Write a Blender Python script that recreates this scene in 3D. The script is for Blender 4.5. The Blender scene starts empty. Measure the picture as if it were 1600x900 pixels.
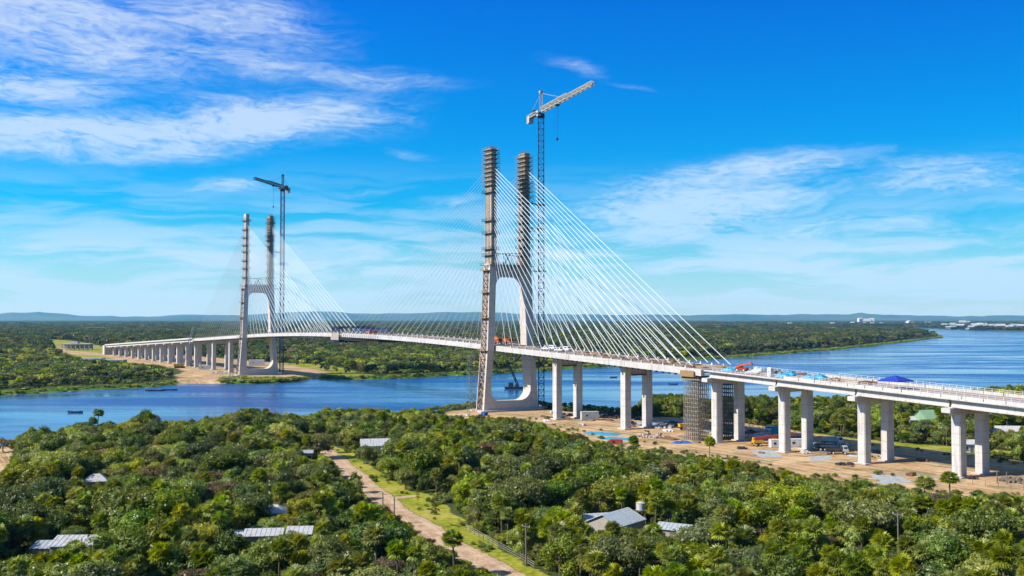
import bpy, math, random
import numpy as np
from mathutils import Vector, Matrix
from mathutils.geometry import tessellate_polygon
R = math.radians
S = bpy.context.scene
col = S.collection

# ------------------------------------------------------------------ camera
F = 1550.0            # focal length in pixels of the 1600 wide photograph
PITCH = math.atan(47 / F)
CAMZ = 44.0
cam = bpy.data.objects.new('camera', bpy.data.cameras.new('camera'))
col.objects.link(cam)
cam.location = (0, 0, CAMZ)
cam.rotation_euler = (math.pi / 2 + PITCH, 0, 0)
cam.data.sensor_width = 36
cam.data.lens = 36 * F / 1600
cam.data.clip_start = 1
cam.data.clip_end = 200000
S.camera = cam

# ------------------------------------------------------------------ sky and sun
SUN_DIR = Vector((-0.93, -0.30, 0.80)).normalized()      # towards the sun
SUN_EL = math.asin(SUN_DIR.z)
SUN_AZ = math.atan2(SUN_DIR.x, SUN_DIR.y)
S.view_settings.view_transform = 'Standard'
S.view_settings.look = 'None'
S.view_settings.gamma = 1
S.view_settings.use_curve_mapping = False
S.view_settings.exposure = 0.5

sun = bpy.data.objects.new('sun', bpy.data.lights.new('sun', 'SUN'))
col.objects.link(sun)
sun.data.energy = 5.0
sun.data.angle = R(0.5)
sun.data.color = (1.0, 0.93, 0.82)
sun.rotation_euler = SUN_DIR.to_track_quat('Z', 'Y').to_euler()

S.render.engine = 'CYCLES'
S.cycles.max_bounces = 5
S.cycles.diffuse_bounces = 2
S.cycles.glossy_bounces = 2
S.cycles.transmission_bounces = 2
S.cycles.volume_bounces = 1
S.cycles.transparent_max_bounces = 6
S.cycles.caustics_reflective = False
S.cycles.caustics_refractive = False
S.cycles.use_denoising = True


class NT:
    """small node-tree helper"""
    def __init__(s, tree):
        s.t = tree
        s.n = tree.nodes
        s.l = tree.links
    def add(s, kind, **kw):
        nd = s.n.new(kind)
        for k, v in kw.items():
            setattr(nd, k, v)
        return nd
    def put(s, sock, v):
        if isinstance(v, bpy.types.NodeSocket):
            s.l.new(v, sock)
        elif v is not None:
            sock.default_value = v
    def math(s, op, a, b=None, c=None, clamp=False):
        nd = s.add('ShaderNodeMath', operation=op, use_clamp=clamp)
        s.put(nd.inputs[0], a); s.put(nd.inputs[1], b)
        if c is not None: s.put(nd.inputs[2], c)
        return nd.outputs[0]
    def vmath(s, op, a, b=None):
        nd = s.add('ShaderNodeVectorMath', operation=op)
        s.put(nd.inputs[0], a)
        if b is not None: s.put(nd.inputs[1], b)
        return nd.outputs['Value'] if op in ('LENGTH', 'DOT_PRODUCT', 'DISTANCE') else nd.outputs[0]
    def noise(s, vec, scale, detail=4, rough=.55, dist=0.0):
        nd = s.add('ShaderNodeTexNoise')
        s.put(nd.inputs['Vector'], vec)
        nd.inputs['Scale'].default_value = scale
        nd.inputs['Detail'].default_value = detail
        nd.inputs['Roughness'].default_value = rough
        nd.inputs['Distortion'].default_value = dist
        return nd.outputs['Fac']
    def ramp(s, fac, stops):
        nd = s.add('ShaderNodeValToRGB')
        cr = nd.color_ramp
        while len(cr.elements) < len(stops): cr.elements.new(0.5)
        for e, (p, c) in zip(cr.elements, stops):
            e.position = p
            e.color = (*c, 1) if len(c) == 3 else c
        s.put(nd.inputs[0], fac)
        return nd.outputs[0]
    def mix(s, fac, a, b, mode='MIX'):
        nd = s.add('ShaderNodeMix', data_type='RGBA', blend_type=mode)
        s.put(nd.inputs[0], fac)
        for i, v in ((6, a), (7, b)):
            if isinstance(v, (tuple, list)): v = (*v[:3], 1)
            s.put(nd.inputs[i], v)
        return nd.outputs[2]
    def maprange(s, v, a, b, c=0, d=1, smooth=False):
        nd = s.add('ShaderNodeMapRange', interpolation_type='SMOOTHSTEP' if smooth else 'LINEAR')
        s.put(nd.inputs[0], v)
        for i, q in enumerate((a, b, c, d)): nd.inputs[i + 1].default_value = q
        return nd.outputs[0]


def make_world():
    w = bpy.data.worlds.new('World')
    S.world = w
    w.use_nodes = True
    w.node_tree.nodes.clear()
    T = NT(w.node_tree)
    sky = T.add('ShaderNodeTexSky', sky_type='NISHITA', sun_disc=False)
    sky.sun_elevation = SUN_EL
    sky.sun_rotation = SUN_AZ
    sky.altitude = 80
    sky.air_density = 1.0; sky.dust_density = 0.4; sky.ozone_density = 2.5
    tc = T.add('ShaderNodeTexCoord')
    sep = T.add('ShaderNodeSeparateXYZ'); T.l.new(tc.outputs['Generated'], sep.inputs[0])
    az = T.math('ARCTAN2', sep.outputs[0], sep.outputs[1])
    el = T.math('ARCSINE', sep.outputs[2])
    # atmosphere tint by elevation: deep clear blue above, paler at the horizon
    tint = T.ramp(T.math('DIVIDE', el, 1.2), [
        (0.0, TINT[0]), (0.035, TINT[1]), (0.09, TINT[2]), (0.16, TINT[3]), (0.26, TINT[4]), (0.55, (.8, .95, 1.05)), (1.0, (.85, .95, 1.05))])
    blue = T.mix(1.0, sky.outputs[0], tint, 'MULTIPLY')
    side = T.maprange(az, -0.5, 0.5, 1.12, 0.86)
    sc = T.add('ShaderNodeVectorMath', operation='SCALE'); T.put(sc.inputs[0], blue); T.put(sc.inputs['Scale'], side)
    blue = sc.outputs[0]
    # clouds: wisps in azimuth / elevation
    cv = T.add('ShaderNodeCombineXYZ'); T.put(cv.inputs[0], az); T.put(cv.inputs[1], el)
    def patch(px, py, rx, ry, rot, amp):
        a = math.atan((px - 800) / F); e = math.atan((497 - py) / F)
        mp = T.add('ShaderNodeMapping', vector_type='TEXTURE')
        mp.inputs['Location'].default_value = (a, e, 0)
        mp.inputs['Rotation'].default_value = (0, 0, R(rot))
        mp.inputs['Scale'].default_value = (rx / F, ry / F, 1)
        T.put(mp.inputs['Vector'], warped)
        ln = T.vmath('LENGTH', mp.outputs[0])
        return T.maprange(ln, 0.0, 1.0, amp, 0, smooth=True)
    wn = T.add('ShaderNodeTexNoise'); T.put(wn.inputs['Vector'], T.vmath('MULTIPLY', cv.outputs[0], (1, 2.6, 1)))
    wn.inputs['Scale'].default_value = 7; wn.inputs['Detail'].default_value = 6
    wv = T.vmath('SUBTRACT', wn.outputs['Color'], (.5, .5, .5))
    warped = T.vmath('ADD', cv.outputs[0], T.vmath('MULTIPLY', wv, (.12, .035, 0)))
    total = None
    for p in PATCHES:
        m = patch(*p)
        total = m if total is None else T.math('MAXIMUM', total, m)
    # streaky noise
    def streak(rot, sx, sy, scale, detail, dist=0.3):
        mp = T.add('ShaderNodeMapping')
        mp.inputs['Rotation'].default_value = (0, 0, R(rot))
        mp.inputs['Scale'].default_value = (sx, sy, 1)
        T.put(mp.inputs['Vector'], warped)
        return T.noise(mp.outputs[0], scale, detail, .58, dist)
    n1 = streak(-4, 1.0, 4.5, 9, 6)
    n2 = streak(10, 1.0, 7, 30, 5, .6)
    n3 = streak(-3, 1.0, 9, 5, 6)
    n4 = streak(6, 2.2, 7.5, 34, 6, .5)
    fib = T.math('ADD', T.math('MULTIPLY', n1, .50), T.math('ADD', T.math('MULTIPLY', n2, .22), T.math('MULTIPLY', n4, .28)))
    fib = T.maprange(fib, .36, .62, 0, 1)
    fib = T.math('ADD', T.math('MULTIPLY', fib, .95), .10)
    c = T.math('MULTIPLY', total, fib)
    c = T.math('ADD', c, T.math('MULTIPLY', T.math('MULTIPLY', total, total), .10))
    cl = T.maprange(c, .04, .92, 0, .88, smooth=True)
    # low streaks over the whole lower sky
    low = T.maprange(el, 0.02, 0.17, 1, 0, smooth=True)
    lowc = T.math('MULTIPLY', T.maprange(n3, .40, .60, 0, .95, smooth=True), low)
    veil = T.maprange(el, -.01, .095, .8, 0, smooth=True)
    cl = T.math('MAXIMUM', cl, T.math('ADD', lowc, veil))
    cl = T.math('MINIMUM', cl, 1.0)
    ccol = T.mix(T.maprange(el, 0.02, .25, 0, 1), CLOUD[0], CLOUD[1])
    out = T.mix(cl, blue, ccol)
    bg = T.add('ShaderNodeBackground')
    T.put(bg.inputs[0], out)
    bg.inputs[1].default_value = 0.1
    o = T.add('ShaderNodeOutputWorld')
    T.l.new(bg.outputs[0], o.inputs[0])
    w.cycles.sampling_method = 'MANUAL'
    w.cycles.sample_map_resolution = 512

TINT = [(.5, .85, 1.0), (.3, .82, 1.05), (.02, .70, 1.13), (.0, .63, 1.2), (.0, .5, 1.33)]
CLOUD = [(3.5, 5.7, 8.0), (4.3, 5.3, 6.8)]
PATCHES = [  # px, py, rx, ry, rotation, amount: where the cirrus stands in the sky
    (90, 85, 400, 110, -6, .95), (330, 45, 330, 90, -4, .75), (40, 165, 240, 65, 0, 1.0), (330, 95, 330, 50, -6, .75),
    (100, 235, 400, 56, 2, 1.25), (430, 190, 340, 66, 5, 1.2), (540, 120, 280, 34, -4, .65), (260, 215, 300, 50, 4, 1.1),
    (350, 297, 110, 22, 0, 1.0), (330, 330, 170, 12, 0, .5), (130, 412, 240, 20, 3, .8), (70, 345, 200, 14, 0, .5),
    (690, 322, 120, 22, 2, .6), (640, 235, 90, 16, -8, .35), (560, 300, 170, 14, 4, .4),
    (1080, 330, 360, 110, 4, 1.2), (1180, 268, 300, 42, 2, 1.0), (1250, 370, 380, 60, 2, .95),
    (1490, 300, 280, 60, -3, .85), (1450, 390, 420, 75, 0, .65), (600, 410, 420, 50, 0, .45),
    (905, 100, 90, 26, -14, .55), (990, 135, 90, 12, -8, .35), (250, 450, 500, 40, 0, .5), (1050, 440, 420, 40, 0, .5)]
make_world()

# ------------------------------------------------------------------ helpers
def ground_at(px, py, z=0.0):
    """point of the level z that the photograph shows at pixel px, py (1600 x 900)"""
    cx = (px - 800) / F; cy = (450 - py) / F
    d = Vector((cx, math.cos(PITCH) - cy * math.sin(PITCH), math.sin(PITCH) + cy * math.cos(PITCH)))
    k = (z - CAMZ) / d.z
    return Vector((d.x * k, d.y * k, z))
def to_px(x, y, z):
    dy = y * math.cos(PITCH) + (z - CAMZ) * math.sin(PITCH)
    up = -y * math.sin(PITCH) + (z - CAMZ) * math.cos(PITCH)
    return 800 + F * x / dy, 450 - F * up / dy


class MB:
    """collects boxes, bars and tubes; build() links them as ONE mesh object"""
    def __init__(s):
        s.v = []; s.f = []
    def poly(s, pts, faces):
        o = len(s.v)
        s.v += [tuple(p) for p in pts]
        s.f += [tuple(i + o for i in f) for f in faces]
    def box(s, c, d, m=None):
        x, y, z = (q / 2 for q in d)
        pts = [Vector((sx * x, sy * y, sz * z)) for sz in (-1, 1) for sy in (-1, 1) for sx in (-1, 1)]
        if m is not None: pts = [m @ p for p in pts]
        pts = [p + Vector(c) for p in pts]
        s.poly(pts, [(0, 2, 3, 1), (4, 5, 7, 6), (0, 1, 5, 4), (2, 6, 7, 3), (0, 4, 6, 2), (1, 3, 7, 5)])
    def hexa(s, bottom, top):
        """four bottom and four top corners, counter-clockwise"""
        s.poly(list(bottom) + list(top), [(3, 2, 1, 0), (4, 5, 6, 7), (0, 1, 5, 4), (1, 2, 6, 5), (2, 3, 7, 6), (3, 0, 4, 7)])
    def bar(s, p, q, w, h=None):
        p = Vector(p); q = Vector(q); d = q - p
        if d.length < 1e-6: return
        m = d.to_track_quat('Z', 'Y').to_matrix()
        s.box((p + q) / 2, (w, h or w, d.length), m)
    def tube(s, p, q, r0, r1=None, n=8):
        p = Vector(p); q = Vector(q); r1 = r0 if r1 is None else r1
        m = (q - p).to_track_quat('Z', 'Y').to_matrix()
        pts = []
        for c, r in ((p, r0), (q, r1)):
            for k in range(n):
                a = 2 * math.pi * k / n
                pts.append(c + m @ Vector((r * math.cos(a), r * math.sin(a), 0)))
        f = [(k, (k + 1) % n, n + (k + 1) % n, n + k) for k in range(n)]
        f.append(tuple(range(n - 1, -1, -1))); f.append(tuple(range(n, 2 * n)))
        s.poly(pts, f)
    def truss(s, p, q, w, h, n, t, dg=None, up=Vector((0, 0, 1))):
        """square lattice of four chords with diagonals on each face"""
        p = Vector(p); q = Vector(q); d = (q - p).normalized(); dg = dg or t * .6
        a = d.cross(up)
        if a.length < .1: a = Vector((1, 0, 0))
        a.normalize(); b = a.cross(d).normalized()
        cs = [a * (sx * w / 2) + b * (sy * h / 2) for sx, sy in ((-1, -1), (1, -1), (1, 1), (-1, 1))]
        for c in cs: s.bar(p + c, q + c, t)
        for i in range(n):
            u0 = p.lerp(q, i / n); u1 = p.lerp(q, (i + 1) / n)
            for k in range(4):
                c0, c1 = cs[k], cs[(k + 1) % 4]
                if (i + k) % 2: c0, c1 = c1, c0
                s.bar(u0 + c0, u1 + c1, dg)
                s.bar(u1 + c0, u1 + c1, dg)
    def build(s, name, mat, parent=None, smooth=False):
        me = bpy.data.meshes.new(name)
        me.from_pydata(s.v, [], s.f)
        me.update()
        if mat: me.materials.append(mat)
        if smooth: me.polygons.foreach_set('use_smooth', [True] * len(me.polygons))
        o = bpy.data.objects.new(name, me)
        col.objects.link(o)
        o.parent = parent
        return o

LABELS = {}
def tag(o, label=None, cat=None, group=None, kind=None):
    if label: o['label'] = label
    if cat: o['category'] = cat
    if group: o['group'] = group
    if kind: o['kind'] = kind
    return o
def thing(name, label, cat, loc=(0, 0, 0), rz=0.0, group=None):
    o = bpy.data.objects.new(name, None)
    col.objects.link(o)
    o.empty_display_size = .5
    o.location = loc; o.rotation_euler = (0, 0, rz)
    return tag(o, label, cat, group)
def copy_tree(o, parent=None):
    c = o.copy(); col.objects.link(c)
    if parent: c.parent = parent
    for ch in list(o.children): copy_tree(ch, c)
    return c

# ------------------------------------------------------------------ materials
MATS = {}
def new_mat(name):
    m = bpy.data.materials.new(name); m.use_nodes = True
    m.node_tree.nodes.clear()
    T = NT(m.node_tree)
    out = T.add('ShaderNodeOutputMaterial')
    MATS[name] = m
    return m, T, out
def principled(T, out, color, rough=.7, metal=0, spec=.3, normal=None):
    b = T.add('ShaderNodeBsdfPrincipled')
    if isinstance(color, tuple): color = (*color[:3], 1)
    T.put(b.inputs['Base Color'], color)
    T.put(b.inputs['Roughness'], rough)
    b.inputs['Metallic'].default_value = metal
    b.inputs['Specular IOR Level'].default_value = spec
    if normal: T.put(b.inputs['Normal'], normal)
    T.l.new(b.outputs[0], out.inputs[0])
    return b
def coords(T, kind='Object'):
    return T.add('ShaderNodeTexCoord').outputs[kind]
def simple(name, c, rough=.6, metal=0, var=.25, scale=1.5, spec=.3, dirt=(.12, .09, .06), dirt_amt=.35):
    """painted or metal surface with wear and grime"""
    m, T, out = new_mat(name)
    co = coords(T)
    n = T.noise(co, scale, 5, .6)
    n2 = T.noise(co, scale * 7, 3, .6)
    f = T.maprange(n, .35, .7, 1 - var, 1 + var * .4)
    base = T.mix(1.0, c, T.add('ShaderNodeCombineColor').outputs[0], 'MULTIPLY')
    cc = base.node.inputs[7].links[0].from_node
    for i in range(3): T.put(cc.inputs[i], f)
    d = T.math('MULTIPLY', T.maprange(T.math('ADD', n, T.math('MULTIPLY', n2, .4)), .66, .86, 0, 1, True), dirt_amt)
    base = T.mix(d, base, dirt)
    principled(T, out, base, T.maprange(n2, .3, .7, rough - .1, rough + .15), metal, spec)
    return m
def concrete(name, c, dark=.5, joint=None):
    m, T, out = new_mat(name)
    co = coords(T)
    n = T.noise(co, .35, 6, .6)
    n2 = T.noise(co, 3.0, 4, .6)
    vs = T.noise(T.vmath('MULTIPLY', co, (1.3, 1.3, .07)), 1.0, 5, .65)      # rain streaks
    f = T.math('ADD', T.math('MULTIPLY', n, .5), T.math('MULTIPLY', n2, .5))
    a = T.mix(T.maprange(f, .38, .62, 0, 1), tuple(q * .84 for q in c), tuple(q * 1.08 for q in c))
    a = T.mix(T.math('MULTIPLY', T.maprange(vs, .5, .72, 0, 1, True), dark), a, (c[0] * .52, c[1] * .46, c[2] * .42))
    if joint:
        sp = T.add('ShaderNodeSeparateXYZ'); T.put(sp.inputs[0], co)
        fr = T.math('FRACT', T.math('DIVIDE', sp.outputs[2], joint))
        ln = T.math('LESS_THAN', fr, .06)
        a = T.mix(T.math('MULTIPLY', ln, .35), a, (c[0] * .4, c[1] * .36, c[2] * .34))
    bmp = T.add('ShaderNodeBump'); bmp.inputs['Strength'].default_value = .25; bmp.inputs['Distance'].default_value = .05
    T.put(bmp.inputs['Height'], n2)
    principled(T, out, a, .85, 0, .2, bmp.outputs[0])
    return m

M_conc = concrete('concrete', (.58, .51, .445), .5, 4.0)
M_conc2 = concrete('concrete_pale', (.54, .515, .48), .75, 3.0)
M_deck = concrete('concrete_deck', (.34, .275, .235), .2)
M_dirty = concrete('concrete_formed', (.47, .385, .30), .7, 2.0)
M_redc = concrete('concrete_brown', (.42, .30, .235), .8, 2.0)
M_cable = simple('cable_sheath', (.62, .68, .68), .5, 0, .08, .2, dirt_amt=.05)
M_blue = simple('crane_blue_paint', (.025, .035, .15), .5, 0, .3, .4)
M_lblue = simple('gantry_blue_paint', (.07, .13, .34), .5, 0, .3, .4)
M_cream = simple('cream_paint', (.55, .50, .38), .5, 0, .25, .6)
M_white = simple('white_paint', (.72, .73, .74), .45, 0, .12, .8)
M_zinc = simple('zinc_sheet', (.62, .65, .68), .42, 0, .45, .8, spec=.5, dirt=(.32, .2, .12), dirt_amt=.75)
M_zincd = simple('weathered_zinc', (.44, .52, .57), .45, 0, .35, 1.1, spec=.5, dirt=(.2, .12, .08), dirt_amt=.55)
M_greenr = simple('green_sheet', (.24, .42, .26), .5, 0, .2, .6)
M_steel = simple('dark_steel', (.045, .04, .045), .6, 0, .3, 1.2)
M_scaf = simple('scaffold_steel', (.17, .16, .14), .6, 0, .4, 1.2)
M_scafg = simple('scaffold_green', (.20, .23, .16), .6, 0, .4, 1.2)
M_scaft = simple('scaffold_tan', (.36, .31, .23), .6, 0, .4, 1.2)
M_wood = simple('form_timber', (.17, .085, .045), .8, 0, .4, .8)
M_woody = simple('yellow_timber', (.34, .22, .10), .8, 0, .3, .8)
M_red = simple('red_paint', (.42, .045, .03), .45, 0, .2, 1)
M_orange = simple('orange_paint', (.62, .12, .015), .45, 0, .2, 1)
M_yellow = simple('yellow_paint', (.62, .34, .02), .45, 0, .2, 1)
M_cyan = simple('cyan_tarp', (.02, .32, .52), .5, 0, .25, 1.3)
M_tarp = simple('blue_tarp', (.02, .12, .50), .5, 0, .25, 1.3)
M_tblue = simple('tent_blue', (.01, .045, .42), .55, 0, .2, 1.3)
M_navy = simple('dark_blue_paint', (.03, .05, .09), .4, 0, .2, 1)
M_rubber = simple('rubber', (.02, .02, .02), .8, 0, .2, 2)
M_glass = simple('dark_glass', (.02, .025, .03), .1, 0, .1, 2, .6, dirt_amt=.1)
M_wall = simple('plaster_wall', (.42, .38, .32), .85, 0, .25, .6)
M_brick = simple('brick_wall', (.26, .12, .07), .85, 0, .3, .9)
M_rust = simple('rebar_rust', (.24, .11, .06), .8, 0, .35, 2)
M_pole = simple('weathered_wood', (.20, .17, .14), .85, 0, .3, 2)
M_skin = simple('skin', (.25, .13, .08), .6, 0, .1, 2)
M_hull = simple('hull_paint', (.05, .035, .04), .5, 0, .2, 1)

def leaf_mat(name, c1, c2, c3, hue=.06):
    m, T, out = new_mat(name)
    co = coords(T)
    oi = T.add('ShaderNodeObjectInfo')
    n = T.noise(T.vmath('ADD', co, T.vmath('MULTIPLY', oi.outputs['Location'], (.13, .17, .1))), .9, 3, .6)
    n2 = T.noise(co, 5, 2, .6)
    n3 = T.noise(T.vmath('MULTIPLY', oi.outputs['Location'], (.02, .02, .02)), 1.0, 2)
    f = T.math('ADD', T.math('MULTIPLY', n, .6), T.math('MULTIPLY', n2, .4))
    a = T.ramp(f, [(.34, c1), (.49, c2), (.62, c3)])
    r = oi.outputs['Random']
    hs = T.add('ShaderNodeHueSaturation')
    T.put(hs.inputs['Hue'], T.maprange(T.math('ADD', T.math('MULTIPLY', r, .6), T.math('MULTIPLY', n3, .4)), 0.1, .9, .5 - hue, .5 + hue * .15))
    r2 = T.math('FRACT', T.math('MULTIPLY', r, 17.3))
    T.put(hs.inputs['Value'], T.maprange(r2, 0, 1, .75, 2.05 if name != 'foliage_palm' else 1.6))
    r3 = T.math('FRACT', T.math('MULTIPLY', r, 41.7))
    T.put(hs.inputs['Saturation'], T.maprange(r3, 0, 1, .75, 1.15))
    T.put(hs.inputs['Color'], a)
    d = T.add('ShaderNodeBsdfDiffuse'); T.put(d.inputs[0], hs.outputs[0])
    t = T.add('ShaderNodeBsdfTranslucent')
    T.put(t.inputs[0], T.mix(1.0, hs.outputs[0], (1.4, 1.3, .35), 'MULTIPLY'))
    mx = T.add('ShaderNodeMixShader'); mx.inputs[0].default_value = .42
    T.l.new(d.outputs[0], mx.inputs[1]); T.l.new(t.outputs[0], mx.inputs[2])
    g = T.add('ShaderNodeBsdfGlossy'); g.inputs['Roughness'].default_value = .42; g.inputs[0].default_value = (1, 1, .9, 1)
    m2 = T.add('ShaderNodeMixShader'); m2.inputs[0].default_value = .025
    T.l.new(mx.outputs[0], m2.inputs[1]); T.l.new(g.outputs[0], m2.inputs[2])
    T.l.new(m2.outputs[0], out.inputs[0])
    return m
L_olive = leaf_mat('foliage_olive', (.040, .070, .006), (.110, .165, .012), (.23, .285, .028))
L_dark = leaf_mat('foliage_dark', (.022, .050, .007), (.052, .105, .012), (.125, .19, .025))
L_yel = leaf_mat('foliage_yellow_green', (.08, .13, .006), (.175, .25, .012), (.31, .37, .025))
L_grey = leaf_mat('foliage_grey_green', (.055, .085, .018), (.11, .155, .032), (.185, .235, .055), .03)
L_brown = leaf_mat('foliage_brown', (.075, .055, .025), (.13, .10, .04), (.19, .16, .06), .03)
L_palm = leaf_mat('foliage_palm', (.06, .11, .006), (.145, .215, .012), (.26, .34, .03))
L_fdark = leaf_mat('foliage_far_dark', (.016, .034, .008), (.036, .064, .012), (.075, .11, .02))
L_folive = leaf_mat('foliage_far_olive', (.026, .044, .008), (.058, .085, .012), (.115, .14, .025))
L_dead = leaf_mat('dead_fronds', (.10, .07, .03), (.18, .13, .06), (.26, .2, .1), .02)
m, T, out = new_mat('bark')
n = T.noise(T.vmath('MULTIPLY', coords(T), (4, 4, .8)), 1.5, 5, .6)
principled(T, out, T.ramp(n, [(.35, (.06, .045, .03)), (.65, (.22, .18, .13))]), .9, 0, .1)
M_bark = m

# ------------------------------------------------------------------ plan of the place
U = Vector((.552, -.834)).normalized()         # along the bridge, towards the near right
Nn = Vector((-U.y, U.x))                       # across it, away from the viewer
T1 = Vector((-2.1, 476.0))                     # near pylon
T2X = -354.0                                   # far pylon along the bridge line
BR = math.atan2(U.y, U.x)
def B(t, s, z=0.0):
    p = T1 + U * t + Nn * s
    return Vector((p.x, p.y, z))
def deck_z(t):
    d = abs(t - T2X / 2)
    return 34.6 - .000112 * d * d if d < 170 else 34.6 - 3.237 - .038 * (d - 170)
def t_at(px, s):
    k = (px - 800) / F
    # (T1.x+U.x t+N.x s) = k (T1.y+U.y t+N.y s)
    return (k * (T1.y + Nn.y * s) - T1.x - Nn.x * s) / (U.x - k * U.y)

def world_poly(pts, z=0.0):
    return np.array([tuple(ground_at(x, y, z))[:2] for x, y in pts])
WZ = -2.0
near_bank = [(-900, 712), (-300, 706), (0, 702), (40, 700), (100, 690), (200, 682), (330, 668), (450, 664), (600, 658), (690, 643),
             (745, 637), (845, 635), (880, 639), (960, 646), (1010, 646), (1100, 641), (1300, 638), (1450, 631), (1540, 623), (1600, 618), (1900, 606), (2600, 590)]
far_water = [(2600, 524), (1800, 520), (1600, 517.5), (1520, 516.5), (1465, 514), (1400, 510.6), (1300, 508.6), (1300, 509.6), (1350, 511.4), (1420, 515), (1460, 520),
             (1472, 527.5), (1440, 531), (1400, 536.5), (1300, 547), (1200, 555), (1135, 560), (1000, 568), (930, 574), (870, 579), (730, 586),
             (640, 591), (540, 593), (490, 592), (462, 597), (400, 600), (290, 600), (220, 607), (170, 608), (90, 613), (0, 617), (-300, 628), (-900, 640)]
RIVER = world_poly(near_bank + far_water, WZ)
POOL = world_poly([(1110, 517.2), (1172, 514.8), (1174, 516), (1150, 517.6), (1112, 519)], WZ)

def pip(P, x, y):
    x = np.asarray(x, float); y = np.asarray(y, float)
    ins = np.zeros(x.shape, bool)
    j = len(P) - 1
    for i in range(len(P)):
        xi, yi = P[i]; xj, yj = P[j]
        if yi != yj:
            c = ((yi > y) != (yj > y)) & (x < (xj - xi) * (y - yi) / (yj - yi) + xi)
            ins ^= c
        j = i
    return ins
def edge_dist(P, x, y, closed=True):
    x = np.asarray(x, float); y = np.asarray(y, float)
    d = np.full(x.shape, 1e18)
    for i in range(len(P) if closed else len(P) - 1):
        ax, ay = P[i]; bx, by = P[(i + 1) % len(P)]
        ex, ey = bx - ax, by - ay
        t = np.clip(((x - ax) * ex + (y - ay) * ey) / max(ex * ex + ey * ey, 1e-9), 0, 1)
        d = np.minimum(d, (x - ax - t * ex) ** 2 + (y - ay - t * ey) ** 2)
    return np.sqrt(d)
def sdist(P, x, y):
    """positive outside"""
    d = edge_dist(P, x, y)
    return np.where(pip(P, x, y), -d, d)
def wob(x, y, s, seed=0):
    """cheap smooth noise"""
    r = np.zeros(np.shape(x))
    for k in range(4):
        a = seed * 1.7 + k * 2.1
        r = r + np.sin((x * math.cos(a) + y * math.sin(a)) / s * (1.0 + .63 * k) + seed + 3 * k) * np.cos((y * math.cos(a) - x * math.sin(a)) / s * (1.3 + .4 * k) + k)
    return r / 4
def bank_dist(x, y):
    """distance from the river's edge, positive on land"""
    r = np.hypot(x, y)
    w = wob(x, y, 14, 2) * 3.0 + wob(x, y, 60, 5) * np.clip(r / 300, 0, 4)
    d = np.minimum(sdist(RIVER, x, y), sdist(POOL, x, y))
    return d + w * np.clip(np.abs(sdist(RIVER, x, y)) < 60, .0, 1) if False else d + w

SITE = world_poly([(838, 636), (870, 642), (960, 650), (1090, 653), (1180, 664), (1260, 676), (1340, 688), (1440, 700), (1600, 722), (1900, 765),
                   (1800, 800), (1600, 782), (1480, 776), (1380, 762), (1290, 750), (1200, 736), (1100, 716), (1010, 706), (950, 700), (900, 684), (860, 668), (835, 662),
                   (760, 655), (690, 652), (700, 643), (745, 638)])
SITE_FAR = world_poly([(160, 555), (200, 552), (300, 556), (420, 566), (475, 574), (520, 584), (495, 588), (440, 589), (352, 588), (338, 599), (290, 600), (268, 592), (288, 580), (250, 571), (190, 566)])
FIELD_FAR = world_poly([(70, 530), (110, 532), (170, 543), (230, 556), (190, 564), (120, 560), (90, 549)])
TRACK_FAR = world_poly([(76, 538), (88, 540), (110, 548), (160, 552), (160, 556), (105, 553), (80, 545)])
GRASS_FAR = world_poly([(420, 566), (510, 570), (570, 582), (600, 590), (430, 596)])
VERGE = world_poly([(492, 694), (522, 696), (555, 710), (594, 739), (634, 764), (676, 776), (708, 799), (740, 826), (800, 866), (870, 905), (1000, 980),
                    (900, 1000), (790, 925), (700, 872), (640, 836), (590, 806), (545, 764), (500, 712)])
LEFT_DIRT = world_poly([(-80, 690), (2, 694), (24, 704), (16, 730), (0, 760), (-80, 800)])
STRIP = world_poly([(1160, 668), (1260, 675), (1340, 686), (1440, 695), (1600, 706), (1800, 720), (1800, 745), (1600, 716), (1440, 701), (1340, 690), (1240, 680)])
ROAD = world_poly([(488, 690), (508, 704), (530, 722), (556, 745), (592, 776), (625, 801), (660, 823), (700, 848), (742, 873), (795, 901), (860, 938), (960, 1000)])

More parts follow.
